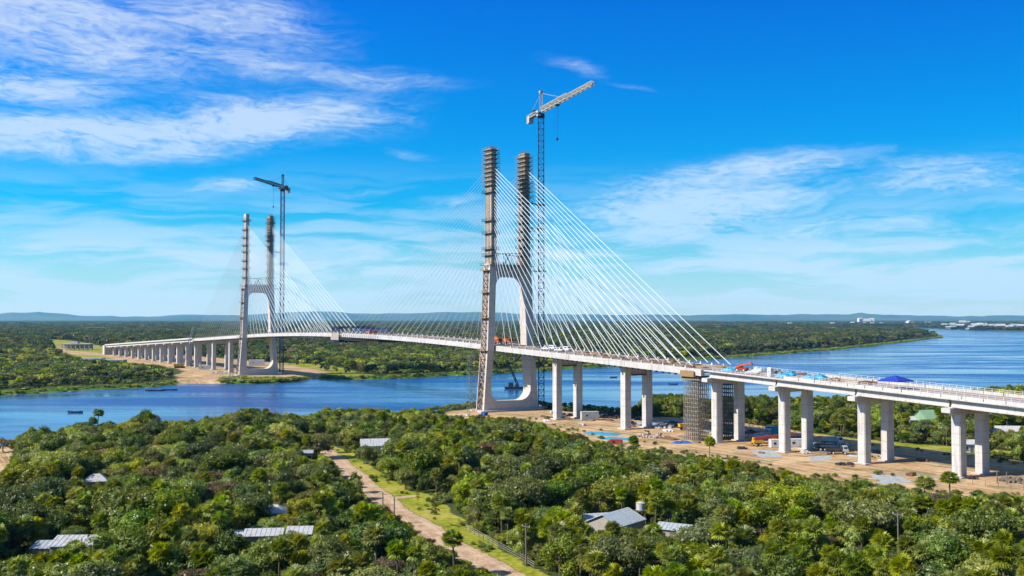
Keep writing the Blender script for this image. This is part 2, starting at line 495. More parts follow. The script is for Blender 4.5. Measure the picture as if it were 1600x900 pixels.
# ------------------------------------------------------------------ ground sheet (one mesh to the horizon)
def make_ground():
    fine = np.radians(np.arange(-36, 36.01, .2))
    coarse = np.radians(np.arange(40, 320.1, 5))
    ang = np.concatenate([fine, coarse])            # measured from +Y, clockwise
    rad = [0.5, 30, 60, 90, 110]
    r = 125.0
    while r < 30500:
        rad.append(r); r *= 1.0075 if r < 4000 else 1.03
    rad.append(30800)
    rad = np.array(rad)
    A, RR = np.meshgrid(ang, rad)
    X = RR * np.sin(A); Y = RR * np.cos(A)
    d = bank_dist(X, Y)
    Z = np.clip(WZ + d * .22, -7, 0)
    Z = np.where(d > 9, Z + wob(X, Y, 45, 3) * .25 * np.clip((d - 9) / 40, 0, 1), Z)
    # keep the building sites, the road and the shore level
    flat = np.minimum(np.minimum(sdist(SITE, X, Y), sdist(SITE_FAR, X, Y)), edge_dist(ROAD, X, Y, False) - 6)
    Z = np.where((flat < 6) & (d > 9), Z * np.clip(flat / 6, 0, 1), Z)
    nr, na = X.shape
    me = bpy.data.meshes.new('ground')
    vs = np.stack([X, Y, Z], -1).reshape(-1, 3)
    i = np.arange(nr - 1)[:, None] * na; j = np.arange(na)[None, :]; j2 = (j + 1) % na
    q = np.stack([i + j, i + na + j, i + na + j2, i + j2], -1).reshape(-1, 4)[:, ::-1]
    q = q[:, ::-1]
    me.vertices.add(len(vs)); me.vertices.foreach_set('co', vs.ravel())
    me.loops.add(q.size); me.loops.foreach_set('vertex_index', q.ravel().astype(np.int32))
    me.polygons.add(len(q)); me.polygons.foreach_set('loop_start', (np.arange(len(q)) * 4).astype(np.int32))
    me.polygons.foreach_set('loop_total', np.full(len(q), 4, np.int32))
    me.update(calc_edges=True); me.validate()
    me.polygons.foreach_set('use_smooth', [True] * len(me.polygons))
    x = X.ravel(); y = Y.ravel(); dd = d.ravel()
    def soft(P, w):
        return np.clip(.5 - (sdist(P, x, y) + wob(x, y, w * 3, 7) * w) / (2 * w), 0, 1)
    dirt = np.maximum(soft(SITE, 3), np.maximum(soft(SITE_FAR, 7), soft(TRACK_FAR, 3)))
    dirt = np.maximum(dirt, soft(LEFT_DIRT, 2))
    dirt = np.maximum(dirt, np.clip(1 - np.abs(dd) / 3.0, 0, 1) * .6)
    grass = np.maximum(soft(VERGE, 2), np.maximum(soft(FIELD_FAR, 8), soft(GRASS_FAR, 6)))
    far = y > 560
    marsh = np.where(far, np.clip(1 - dd / (18 + 16 * wob(x, y, 70, 9)), 0, 1), np.clip(1 - dd / 6, 0, 1) * .5) * (dd > -2)
    strip = soft(STRIP, 1.2)
    for nm, a in (('dirt', dirt), ('grass', np.maximum(grass, strip)), ('marsh', marsh)):
        at = me.attributes.new(nm, 'FLOAT', 'POINT'); at.data.foreach_set('value', a.astype(np.float32))
    m, T, out = new_mat('ground')
    co = coords(T)
    def attr(nm):
        nd = T.add('ShaderNodeAttribute'); nd.attribute_name = nm; return nd.outputs['Fac']
    n_big = T.noise(co, .004, 5, .6); n_mid = T.noise(co, .06, 5, .6); n_sm = T.noise(co, .7, 5, .65); n_f = T.noise(co, 3, 3, .6)
    base = T.ramp(n_mid, [(.35, (.030, .045, .012)), (.5, (.06, .08, .02)), (.68, (.11, .11, .035))])
    base = T.mix(T.maprange(n_sm, .35, .65), base, (.045, .05, .016))
    base = T.mix(T.maprange(n_big, .35, .65, 0, .6), base, (.05, .085, .02))
    def edge(a, k=.55):
        v = T.math('ADD', a, T.math('MULTIPLY', T.math('SUBTRACT', n_sm, .5), k))
        return T.maprange(v, .35, .62, 0, 1, True)
    gr = T.ramp(T.math('ADD', T.math('MULTIPLY', n_sm, .5), T.math('MULTIPLY', n_mid, .5)), [(.38, (.10, .13, .012)), (.5, (.24, .26, .02)), (.6, (.40, .33, .08))])
    base = T.mix(edge(attr('grass')), base, gr)
    mr = T.ramp(T.math('ADD', T.math('MULTIPLY', n_sm, .5), T.math('MULTIPLY', n_mid, .5)), [(.38, (.035, .085, .008)), (.6, (.10, .19, .015))])
    base = T.mix(edge(attr('marsh'), .9), base, mr)
    dr = T.ramp(T.math('ADD', T.math('MULTIPLY', n_sm, .45), T.math('MULTIPLY', n_mid, .55)), [(.38, (.26, .145, .065)), (.5, (.46, .28, .13)), (.6, (.58, .42, .24))])
    stain = T.math('MULTIPLY', T.maprange(T.noise(co, .11, 4, .6, .6), .5, .62, 0, 1, True), .75)
    dr = T.mix(stain, dr, (.17, .16, .05))
    # wheel tracks along the works road
    mp = T.add('ShaderNodeMapping'); mp.inputs['Rotation'].default_value = (0, 0, -BR); T.put(mp.inputs['Vector'], co)
    tr = T.noise(T.vmath('MULTIPLY', mp.outputs[0], (.03, .7, 1)), 1.0, 4, .6, .8)
    dr = T.mix(T.maprange(tr, .50, .60, 0, .6, True), dr, (.56, .46, .33))
    dr = T.mix(T.maprange(tr, .36, .44, .55, 0, True), dr, (.20, .125, .07))
    pud = T.maprange(T.noise(co, .045, 3, .5), .64, .69, 0, .6, True)
    dr = T.mix(pud, dr, (.20, .22, .21))
    base = T.mix(edge(attr('dirt')), base, dr)
    bmp = T.add('ShaderNodeBump'); bmp.inputs['Strength'].default_value = .5; bmp.inputs['Distance'].default_value = .3
    T.put(bmp.inputs['Height'], n_sm)
    principled(T, out, base, .95, 0, .1, bmp.outputs[0])
    me.materials.append(m)
    o = bpy.data.objects.new('ground', me); col.objects.link(o); o['kind'] = 'structure'
make_ground()

# ------------------------------------------------------------------ river
def make_river():
    b = MB(); k = 30700
    pts = [(k * math.cos(a), k * math.sin(a), WZ) for a in np.linspace(0, 2 * math.pi, 64, endpoint=False)]
    b.poly(pts, [tuple(range(64))])
    m, T, out = new_mat('river_water')
    co = coords(T)
    s1 = T.noise(T.vmath('MULTIPLY', co, (.10, .28, 1)), 1.0, 4, .6, .3)
    s2 = T.noise(T.vmath('MULTIPLY', co, (.7, 1.3, 1)), 1.0, 3, .6)
    calm = T.noise(T.vmath('MULTIPLY', co, (.0035, .016, 1)), 1.0, 6, .68, .6)
    bmp = T.add('ShaderNodeBump'); T.put(bmp.inputs['Strength'], T.maprange(calm, .40, .60, .10, 1.0)); bmp.inputs['Distance'].default_value = .35
    T.put(bmp.inputs['Height'], T.math('ADD', T.math('MULTIPLY', s1, .6), T.math('MULTIPLY', s2, .4)))
    base = T.mix(T.maprange(calm, .38, .62), (.035, .12, .29), (.008, .06, .22))
    bb = principled(T, out, base, T.maprange(calm, .40, .60, .06, .30), 0, .5, bmp.outputs[0])
    bb.inputs['IOR'].default_value = 1.33
    o = b.build('river', m); o['kind'] = 'structure'
make_river()

# ------------------------------------------------------------------ hills on the horizon
def make_hills():
    m, T, out = new_mat('hill_forest')
    principled(T, out, T.ramp(T.noise(coords(T), .0006, 5), [(.4, (.03, .05, .02)), (.6, (.07, .09, .035))]), .95, 0, .1)
    prof = [(-400, 2), (-200, 7), (0, 9), (60, 11), (110, 6), (160, 4), (230, 3), (290, 6), (340, 7), (380, 5), (430, 10), (490, 13), (530, 11), (580, 8), (640, 9), (700, 11),
            (760, 12), (830, 8), (900, 7), (1000, 6), (1080, 6), (1140, 7), (1200, 6), (1260, 8), (1330, 7), (1345, 10), (1400, 6), (1500, 3), (1600, 5), (1750, 8), (2000, 4)]
    xs = np.arange(-400, 2000, 6)
    hh = np.interp(xs, [p[0] for p in prof], [p[1] for p in prof])
    rng = np.random.RandomState(4)
    D = 26000.0
    nz = np.interp(xs, np.arange(-400, 2010, 22), rng.uniform(-1, 1, 110)) + .5 * np.interp(xs, np.arange(-400, 2010, 9), rng.uniform(-1, 1, 268))
    hh = np.maximum(hh * .82 + nz * .9, 1.0) / F * D + 44
    rows = []
    for k, (dy, f) in enumerate(((-2600, -.03), (-1500, .35), (-700, .72), (0, 1), (900, .8), (2000, .4), (3500, -.03))):
        jit = 1 + (rng.uniform(-.12, .12, len(xs)) if 0 < k < 6 and k != 3 else 0)
        rows.append(np.stack([(xs - 800) / F * D * (1 + dy / D), np.full(len(xs), D + dy), hh * f * jit], -1))
    V = np.concatenate(rows); n = len(xs)
    b = MB(); b.v = [tuple(v) for v in V]
    for r in range(6):
        for i in range(n - 1):
            b.f.append((r * n + i, r * n + i + 1, (r + 1) * n + i + 1, (r + 1) * n + i))
    o = b.build('hills', m, smooth=True); o['kind'] = 'structure'
make_hills()

# ------------------------------------------------------------------ haze
def make_haze(dens=3.2e-5):
    b = MB(); b.box((0, 0, 215), (64000, 64000, 450))
    m, T, out = new_mat('haze')
    v = T.add('ShaderNodeVolumePrincipled')
    v.inputs['Color'].default_value = (.14, .55, 1, 1)
    v.inputs['Absorption Color'].default_value = (1, 1, 1, 1)
    v.inputs['Density'].default_value = dens
    v.inputs['Anisotropy'].default_value = 0.1
    T.l.new(v.outputs[0], out.inputs['Volume'])
    o = b.build('haze', m); o['kind'] = 'stuff'
make_haze()

# ------------------------------------------------------------------ dirt road and pads
def ribbon(P, w, z, name, mat, seed=0, step=2.0):
    pts = []
    for i in range(len(P) - 1):
        a = Vector(P[i]); c = Vector(P[i + 1]); n = max(1, int((c - a).length / step))
        for k in range(n): pts.append(a.lerp(c, k / n))
    pts.append(Vector(P[-1]))
    for _ in range(4):
        pts = [pts[0]] + [(pts[i - 1] + pts[i] * 2 + pts[i + 1]) / 4 for i in range(1, len(pts) - 1)] + [pts[-1]]
    rnd = random.Random(seed); b = MB()
    for i, p in enumerate(pts):
        d = (pts[min(i + 1, len(pts) - 1)] - pts[max(i - 1, 0)]).normalized(); nn = Vector((-d.y, d.x))
        wl = w / 2 * (1 + .12 * math.sin(i * .37 + seed) + rnd.uniform(-.07, .07)); wr = w / 2 * (1 + .12 * math.sin(i * .29 + 2) + rnd.uniform(-.07, .07))
        for q in (p + nn * wl, p + nn * wl * .3, p - nn * wr * .3, p - nn * wr): b.v.append((q.x, q.y, z))
        if i:
            for k in range(3): b.f.append((i * 4 - 4 + k, i * 4 - 3 + k, i * 4 + 1 + k, i * 4 + k))
    o = b.build(name, mat); o['kind'] = 'structure'
    at = o.data.attributes.new('across', 'FLOAT', 'POINT'); at.data.foreach_set('value', [(1, .3, -.3, -1)[i % 4] for i in range(len(b.v))])
    return o
m, T, out = new_mat('dirt_road')
co = coords(T)
f = T.math('ADD', T.math('MULTIPLY', T.noise(co, .25, 5, .6), .6), T.math('MULTIPLY', T.noise(co, 2, 4), .4))
a = T.ramp(f, [(.36, (.28, .175, .10)), (.5, (.44, .30, .19)), (.64, (.56, .42, .29))])
ac = T.add('ShaderNodeAttribute'); ac.attribute_name = 'across'
ab = T.math('ABSOLUTE', ac.outputs['Fac'])
trk = T.math('ABSOLUTE', T.math('SUBTRACT', ab, .45))
pale = T.math('MULTIPLY', T.maprange(trk, .0, .2, 1, 0, True), T.maprange(T.noise(co, .4, 4), .35, .6))
a = T.mix(T.math('MULTIPLY', pale, .5), a, (.60, .48, .36))
weed = T.math('ADD', T.maprange(ab, .0, .16, .10, -.05), T.maprange(ab, .78, 1.0, 0, .32))
weed = T.maprange(T.math('ADD', weed, T.math('MULTIPLY', T.math('SUBTRACT', T.noise(co, .9, 5, .7), .5), .9)), .10, .22, 0, 1, True)
a = T.mix(weed, a, (.13, .14, .03))
principled(T, out, a, .95, 0, .1)
M_dirtroad = m
ribbon([tuple(p) for p in ROAD], 6.6, .03, 'dirt_road', M_dirtroad)
tr = world_poly([(606, 779), (640, 776), (700, 770)])
ribbon([tuple(p) for p in tr], 3.0, .034, 'side_track', M_dirtroad, 3)
m, T, out = new_mat('gravel')
principled(T, out, T.ramp(T.noise(coords(T), .5, 6, .75), [(.35, (.28, .24, .18)), (.5, (.34, .37, .38)), (.65, (.42, .45, .46))]), .95, 0, .1)
M_gravel = m
def pad(pts, name, z=.03):
    P = world_poly(pts); c = P.mean(0); b = MB(); rnd = random.Random(int(c[0])); ring = []
    for i in range(len(P)):
        a = P[i]; d = P[(i + 1) % len(P)]
        for k in range(6):
            q = a + (d - a) * k / 6; q = c + (q - c) * (1 + rnd.uniform(-.06, .06)); ring.append((q[0], q[1], z))
    b.poly(ring, [tuple(range(len(ring)))])
    o = b.build(name, M_gravel); o['kind'] = 'structure'
pad([(1168, 704), (1206, 703), (1225, 714), (1190, 716)], 'gravel_pad')
pad([(1262, 713), (1298, 712), (1302, 718), (1268, 721)], 'gravel_pad')
pad([(1360, 741), (1400, 742), (1430, 754), (1372, 756)], 'gravel_pad')
pad([(1040, 655), (1085, 657), (1070, 664), (1010, 668), (985, 660)], 'gravel_pad')

# ------------------------------------------------------------------ the bridge
def extrude_section(b, xs, sec, zf, close=True):
    """sec(x) -> list of (y, dz); swept along x on the deck line zf(x)"""
    base = len(b.v); n = None
    for x in xs:
        s = sec(x); n = len(s)
        for (y, dz) in s: b.v.append((x, y, zf(x) + dz))
    for i in range(len(xs) - 1):
        o = base + i * n
        for k in range(n):
            k2 = (k + 1) % n
            b.f.append((o + k, o + n + k, o + n + k2, o + k2))
    b.f.append(tuple(base + k for k in range(n)))
    b.f.append(tuple(base + (len(xs) - 1) * n + k for k in range(n - 1, -1, -1)))

def pylon_frame(b):
    def half_out(z):      # outer edge of a leg
        return 15.5 - 3.4 * min(z, 69.5) / 69.5 if z < 30 else 15.5 - 3.4 * 30 / 69.5 - (z - 30) * .05
    zt = 69.5
    outer = [(-15.6, 0), (15.6, 0), (13.2, 31), (12.0, 64), (11.8, zt), (-11.8, zt), (-12.0, 64), (-13.2, 31)]
    inner = []
    def arc(cx, cz, r, a0, a1, n=7):
        for k in range(n + 1):
            a = R(a0 + (a1 - a0) * k / n); inner.append((cx + r * math.cos(a), cz + r * math.sin(a)))
    # opening, clockwise from lower left
    arc(-11.5 + 5.5, 4.6 + 5.5, 5.5, 270, 180)
    inner.append((-9.6, 31)); 
    arc(-8.6 + 4.5, 63.6 - 4.5, 4.5, 180, 90)
    arc(8.6 - 4.5, 63.6 - 4.5, 4.5, 90, 0)
    inner.append((9.6, 31))
    arc(11.5 - 5.5, 4.6 + 5.5, 5.5, 0, -90)
    pts = outer + inner
    tris = tessellate_polygon([[Vector((x, z, 0)) for x, z in outer], [Vector((x, z, 0)) for x, z in inner]])
    hx = lambda z: 3.5 - .6 * z / zt
    o = len(b.v); n = len(pts)
    for sgn in (-1, 1):
        for (y, z) in pts: b.v.append((sgn * hx(z), y, z))
    for t in tris:
        b.f.append(tuple(o + i for i in t)); b.f.append(tuple(o + n + i for i in reversed(t)))
    for loop in (range(len(outer)), range(len(outer), n)):
        loop = list(loop)
        for i in range(len(loop)):
            a, c = loop[i], loop[(i + 1) % len(loop)]
            b.f.append((o + a, o + c, o + n + c, o + n + a))

def platform(b, z, y, w=1.3, hx=2.75, hy=1.3, rail=True, posts=True):
    """ring of decking with a handrail round a shaft centred at y"""
    for sx in (-1, 1): b.box((sx * (hx + w / 2), y, z), (w, 2 * (hy + w), .16))
    for sy in (-1, 1): b.box((0, y + sy * (hy + w / 2), z), (2 * hx, w, .16))
    X, Y = hx + w, hy + w
    if rail:
        for h in (.6, 1.15):
            for sx in (-1, 1): b.bar((sx * X, y - Y, z + h), (sx * X, y + Y, z + h), .10)
            for sy in (-1, 1): b.bar((-X, y + sy * Y, z + h), (X, y + sy * Y, z + h), .10)
    if posts:
        for sx in (-1, 0, 1):
            for sy in (-1, 1): b.bar((sx * X, y + sy * Y, z - .7), (sx * X, y + sy * Y, z + 1.2), .10)

def make_half(origin_t, near):
    side = 1 if near else -1                        # the side span runs this way
    x_end = 141.0 * side; x_mid = -176.0 * side
    lab = ('nearer half of cable-stayed road bridge, tall H pylon by the forested bank' if near
           else 'farther half of cable-stayed road bridge, its H pylon across the river')
    p = B(origin_t, 0)
    root = thing('cable_stayed_bridge', lab, 'bridge', (p.x, p.y, 0), BR)
    zf = lambda x: deck_z(origin_t + x)
    # pylon
    b = MB(); pylon_frame(b)
    pyl = b.build('pylon', M_conc, root)
    for sy in (-1, 1):
        y = sy * 9.6
        top = 124.5 if sy < 0 else 124.0
        f = MB(); f.hexa([(-2.95, y - 1.6, 69.5), (2.95, y - 1.6, 69.5), (2.95, y + 1.6, 69.5), (-2.95, y + 1.6, 69.5)],
                         [(-2.6, y - 1.3, top), (2.6, y - 1.3, top), (2.6, y + 1.3, top), (-2.6, y + 1.3, top)])
        sh = f.build('pylon_shaft', M_redc if near and sy > 0 else M_dirty if near or sy > 0 else M_conc, root)
        if near or sy > 0:
            # climbing formwork near the top
            w = MB()
            z0 = 107 if sy < 0 else 105
            for z in np.arange(z0, top - .5, 2.1):
                platform(w, float(z), y, 1.0 + .35 * random.Random(int(z * 7)).random(), 2.6, 1.35, True, True)
            w.build('climbing_platform', M_scaft, sh)
            w = MB()
            for z in np.arange(z0 - .4, top + .4, 2.1):
                w.box((0, y, float(z)), (5.8, 3.2, .5))
            w.build('form_panel', M_woody, sh)
            # rebar standing out of the top
            w = MB()
            for k in range(10):
                for sx in (-1, 1):
                    w.bar((-2.3 + k * .5, y + sx * 1.0, top), (-2.3 + k * .5, y + sx * 1.0, top + 1.6), .07)
            w.build('starter_bar', M_rust, sh)
        w = MB()
        if near: lv = [103.5, 90, 84, 76.5, 73.5] if sy < 0 else [102.2, 99.5, 94, 90, 86, 82, 78, 74]
        else: lv = [119, 112, 106, 100, 95, 88, 82, 75] if sy < 0 else [118, 108, 104, 100, 97, 92, 86, 80, 75]
        for z in lv: platform(w, z, y, 1.1, 2.75, 1.5)
        w.build('work_platform', M_steel if near else M_scaf, sh)
        # anchor pockets where the stays leave the shaft
        w = MB()
        for k in range(20):
            z = 76 + k * 1.95
            for sx in (-1, 1): w.box((sx * 2.68, y, z), (.4, 1.0, .8))
        w.build('anchor_box', M_wood if (near and sy > 0) else M_rust, sh)
        # rails and ladders running up the shaft
        w = MB()
        for sx in (-1.6, 1.4):
            w.bar((sx, y - 1.95, 70), (sx, y - 1.75, top - 2), .16)
        for z in np.arange(71, top - 3, 1.5): w.bar((-1.6, y - 1.95, float(z)), (1.4, y - 1.85, float(z) + 1.4), .09)
        w.build('access_ladder', M_scaf, sh)
    # timber deck and rails on the cross beam, forms under it
    w = MB()
    w.box((-3.7, 0, 69.0), (1.2, 26, .2)); w.box((3.7, 0, 69.0), (1.2, 26, .2))
    for sx in (-4.2, 4.2):
        for h in (.7, 1.2): w.bar((sx, -13, 69 + h), (sx, 13, 69 + h), .1)
        for k in range(14): w.bar((sx, -13 + 2 * k, 69), (sx, -13 + 2 * k, 70.2), .1)
    w.box((-3.5, 0, 67.3), (.5, 17, 2.8)) if near else None
    for k in range(9): w.bar((3.4, -8 + 2 * k, 64), (3.4, -8 + 2 * k, 69), .22)
    w.build('beam_walkway', M_wood, pyl)
    # struts and props still standing on the cross beam
    w = MB()
    rnd = random.Random(5)
    for k in range(9):
        y = -7.5 + k * 1.9
        w.bar((rnd.uniform(-2, 2), y, 69.6), (rnd.uniform(-2, 2), y + rnd.uniform(-1.5, 1.5), 69.6 + rnd.uniform(2, 6)), .18)
    w.bar((0, -8, 74.5), (0, 8, 75.5), .3); w.bar((1, -8, 75), (1, 8, 73.4), .22)
    w.bar((0, -2, 69.5), (0, 1.5, 75), .3); w.bar((0, 2, 69.5), (0, -1.2, 75), .3)
    w.build('strut', M_steel, pyl)
    # braced stair climbing the leg on the viewer's side
    w = MB(); zz = 1.0; i = 0
    yo = lambda z: -(15.6 - 2.4 * z / 31 if z < 31 else 13.2 - 1.2 * (z - 31) / 33) - .45
    while zz < 66:
        z1 = zz + 3.4
        w.bar((-1.9, yo(zz), zz), (1.9, yo(z1), z1), .22); w.bar((1.9, yo(zz), zz), (-1.9, yo(z1), z1), .22)
        w.bar((-1.9, yo(z1), z1), (1.9, yo(z1), z1), .2)
        zz = z1
    for sx in (-1.9, 1.9):
        w.bar((sx, yo(1), 1), (sx, yo(31), 31), .26); w.bar((sx, yo(31), 31), (sx, yo(67), 67), .26)
    w.build('stair_bracing', M_wood if near else M_scaf, pyl)
    w = MB()
    for z in (28.6, 44, 56, 66.5):
        w.box((0, yo(z) - .3, z), (6.4, 1.5, .22))
        for h in (.6, 1.15): w.bar((-3.2, yo(z) - 1, z + h), (3.2, yo(z) - 1, z + h), .1)
        for k in range(4): w.bar((-3.2 + 2.13 * k, yo(z) - 1, z), (-3.2 + 2.13 * k, yo(z) - 1, z + 1.2), .1)
    w.build('leg_platform', M_woody, pyl)
    # footing
    w = MB(); w.box((0, 0, .15), (11, 35, 1.3)); w.build('pile_cap', M_conc2, pyl)
    # deck
    xs = sorted(set([x_end, x_mid] + [x_mid + (x_end - x_mid) * k / 80 for k in range(81)] + [-6.0, -5.9, 6.0, 5.9]))
    def sec(x):
        h = 9.0 if abs(x) < 5.95 else 10.4
        return [(-h, -.1), (-h, -2.3), (-h + 1.6, -2.3), (-h + 2.0, -.55), (h - 2.0, -.55), (h - 1.6, -2.3), (h, -2.3), (h, -.1), (h - .2, 0), (-h + .2, 0)]
    b = MB(); extrude_section(b, xs, sec, zf)
    dk = b.build('deck', M_conc2, root)
    b = MB()
    for y0, y1 in ((-8.2, 8.2),):
        for i in range(len(xs) - 1):
            a, c = xs[i], xs[i + 1]
            b.poly([(a, y0, zf(a) + .01), (c, y0, zf(c) + .01), (c, y1, zf(c) + .01), (a, y1, zf(a) + .01)], [(0, 1, 2, 3)])
    b.build('roadway', M_deck, dk)
    b = MB()
    for x in np.arange(min(x_end, x_mid) + 4, max(x_end, x_mid), 7.5): b.box((float(x), 0, zf(float(x)) - 1.2), (.5, 17, 1.25))
    b.build('cross_girder', M_conc, dk)
    b = MB()
    for x in np.arange(min(x_end, x_mid) + 3, max(x_end, x_mid), 3.5):
        x = float(x)
        if abs(x) < 7: continue
        for y in (-10.5, 10.5):
            b.box((x, y, zf(x) - 2.55), (.7, .9, .6))
    b.build('edge_bracket', M_steel, dk)
    b = MB()
    xr = [x for x in np.arange(min(x_end, x_mid) + 2, max(x_end, x_mid) - 2, 3.0) if abs(x) > 7.5]
    for y in (-9.9, 9.9):
        for i, x in enumerate(xr):
            x = float(x); b.bar((x, y, zf(x)), (x, y, zf(x) + 1.1), .09)
            if i and xr[i] - xr[i - 1] < 4:
                q = float(xr[i - 1])
                for h in (.55, 1.1): b.bar((q, y, zf(q) + h), (x, y, zf(x) + h), .07)
    b.build('guard_rail', M_scaf, dk)
    b = MB()
    for x in np.arange(min(x_end, x_mid) + 6, max(x_end, x_mid) - 5, 6.05 * 1.0):
        x = float(x)
        if abs(x) < 12: continue
        for y in (-9.6, 9.6): b.hexa([(x - .5, y - .35, zf(x)), (x + .5, y - .35, zf(x)), (x + .5, y + .35, zf(x)), (x - .5, y + .35, zf(x))],
                                   [(x - .2, y - .25, zf(x) + .9), (x + .3, y - .25, zf(x) + .9), (x + .3, y + .25, zf(x) + .9), (x - .2, y + .25, zf(x) + .9)])
    b.build('anchor_block', M_conc2, dk)
    # stays: 22 pairs each way
    NS = 22
    for way in (1, -1):
        reach = 136.0 if way == side else 166.0
        for sy in (-1, 1):
            for k in range(NS):
                f = k / (NS - 1)
                xd = way * (13 + (reach - 13) * f); zs = 76 + 39.5 * f ** .9
                b = MB(); b.tube((way * 2.7, sy * 9.6, zs), (xd, sy * 9.6, zf(xd) + .8), (.145 if near else .16) if way > 0 else .065, n=5)
                b.build('stay_cable', M_cable, root)
    # piers of the side span
    for d in (48.0, 94.0):
        x = d * side; zt = zf(x) - 2.31
        pr = None
        b = MB(); b.box((x, 0, zt - 2.1), (1.9, 8.19, 3.0))
        pr = b.build('pier_beam', M_conc2, root)
        for y in (-5.6, 5.6):
            b = MB(); b.box((x, y, zt / 2), (2.9, 3.0, zt)); b.build('column', M_conc2, pr)
            b = MB(); b.box((x, y, .2), (4.6, 4.8, .7)); b.build('footing', M_conc, pr)
        b = MB(); b.box((x, 0, zt - 3.9), (3.6, 7.6, .3)); b.build('work_platform', M_steel, pr)
    return root

near_bridge = make_half(0.0, True)
far_bridge = make_half(T2X, False)

def make_viaduct(t0, t1, piers, joint_first, label, skirts):
    """approach viaduct: slab on girders, hammerhead caps on twin columns"""
    p = B(t0, 0)
    root = thing('approach_viaduct', label, 'viaduct', (p.x, p.y, 0), BR)
    zf = lambda x: deck_z(t0 + x)
    L = t1 - t0
    xs = [L * k / 60 for k in range(61)]; xs = sorted(xs)
    b = MB(); extrude_section(b, xs, lambda x: [(-10.7, -.42), (10.7, -.42), (10.7, -.05), (10.6, 0), (-10.6, 0), (-10.7, -.05)], zf)
    slab = b.build('deck_slab', M_conc2, root)
    b = MB()
    for i in range(60): a, c = xs[i], xs[i + 1]; b.poly([(a, -9.6, zf(a) + .01), (c, -9.6, zf(c) + .01), (c, 9.6, zf(c) + .01), (a, 9.6, zf(a) + .01)], [(0, 1, 2, 3)])
    b.build('roadway', M_deck, slab)
    b = MB()
    for y in (-9.2, -4.6, 0, 4.6, 9.2):
        ends = sorted([0, L] + [q - t0 for q in piers if 0 < q - t0 < L] )
        if ends[0] > ends[-1]: ends = ends[::-1]
        for a, c in zip(ends[:-1], ends[1:]):
            if abs(c - a) < 2: continue
            sg = 1 if c > a else -1
            a2, c2 = a + .35 * sg, c - .35 * sg
            seg = [a2 + (c2 - a2) * k / 4 for k in range(5)]
            extrude_section(b, seg, lambda x: [(y - .35, -2.6), (y + .35, -2.6), (y + .35, -2.2), (y + .12, -2.0), (y + .12, -.8), (y + .55, -.43), (y - .55, -.43), (y - .12, -.8), (y - .12, -2.0), (y - .35, -2.2)], zf)
    b.build('girder', M_conc2, root)
    for q in piers:
        x = q - t0; zt = zf(x) - 2.75
        cols = []
        for y in (-5.6, 5.6):
            b = MB(); b.poly([(x + sx * hx, y + sy * hy, z) for z in (0, zt - 1.9) for (sx, sy, hx, hy) in ((-1, -1, 1.1, 1.6), (1, -1, 1.1, 1.6), (1, -1, 1.4, 1.3), (1, 1, 1.4, 1.3), (1, 1, 1.1, 1.6), (-1, 1, 1.1, 1.6), (-1, 1, 1.4, 1.3), (-1, -1, 1.4, 1.3))],
                   [(k, (k + 1) % 8, 8 + (k + 1) % 8, 8 + k) for k in range(8)] + [tuple(range(8, 16))])
            cols.append(b.build('column', M_conc2))
        b = MB()
        for x0 in (x,):
            sec = [(-11.6, zt), (-11.6, zt - 1.35), (-7.4, zt - 2.0), (7.4, zt - 2.0), (11.6, zt - 1.35), (11.6, zt)]
            o = len(b.v)
            for sx in (-1.35, 1.35): b.v += [(x0 + sx, y, z) for y, z in sec]
            b.f += [tuple(range(o, o + 6)), tuple(range(o + 11, o + 5, -1))] + [(o + k, o + (k + 1) % 6, o + 6 + (k + 1) % 6, o + 6 + k) for k in range(6)]
        for y in (-9.2, -4.6, 0, 4.6, 9.2): b.box((x, y, zt + .08), (1.2, .7, .15))
        pr = b.build('pier_cap', M_conc2, root)
        for c_ in cols: c_.parent = pr
        for y in (-5.6, 5.6):
            b = MB(); b.box((x, y, .1), (4.2, 4.8, .5)); b.build('footing', M_conc, pr)
    return root, slab, zf, L

near_piers = [143.9] + [174.6 + 30.9 * k for k in range(6)]
vroot, vslab, vz, VL = make_viaduct(142.6, 345.0, near_piers, True, 'approach viaduct on paired white columns rising from right edge of picture', True)
far_piers = [T2X - 143.9 - 2.4] + [T2X - 174.6 - 30.75 * k for k in range(11)]
froot, fslab, fz, FL = make_viaduct(T2X - 142.6, T2X - 513.0, far_piers, True, 'long low approach viaduct on the far left bank beyond the river', False)

# parapets, posts and rebar on the near viaduct
b = MB()
for y in (-10.35, 10.35):
    for x in np.arange(4, VL - 1, 2.2):
        x = float(x)
        h = 1.75 if x > 40 else 1.1
        b.bar((x, y, vz(x)), (x, y, vz(x) + h), .11)
        for hh in ((.6, 1.15, 1.7) if x > 40 else (.55, 1.1)): b.bar((x, y, vz(x) + hh), (x + 2.2, y, vz(x + 2.2) + hh), .065)
b.build('guard_rail', M_white, vslab)
b = MB(); rnd = random.Random(2)
for y in (-9.9, 9.9):
    for x in np.arange(30, VL - 1, .55):
        x = float(x) + rnd.uniform(-.1, .1)
        b.bar((x, y, vz(x)), (x, y + rnd.uniform(-.1, .1), vz(x) + rnd.uniform(.8, 1.15)), .06)
b.build('starter_bar', M_conc, vslab)
for x in np.arange(36, VL - 6, 6.2):
    x = float(x)
    for y in (-10.2, 10.2):
        b = MB(); extrude_section(b, [x, x + 5.9], lambda q: [(y - .22, 0), (y + .22, 0), (y + .12, .85), (y - .12, .85)], vz)
        b.build('barrier', M_conc2, vslab)
for y in (-10.35, 10.35):
    b = MB(); extrude_section(b, [FL * k / 50 for k in range(51)], lambda q: [(y - .2, 0), (y + .2, 0), (y + .12, .9), (y - .12, .9)], fz)
    b.build('barrier', M_conc2, fslab)
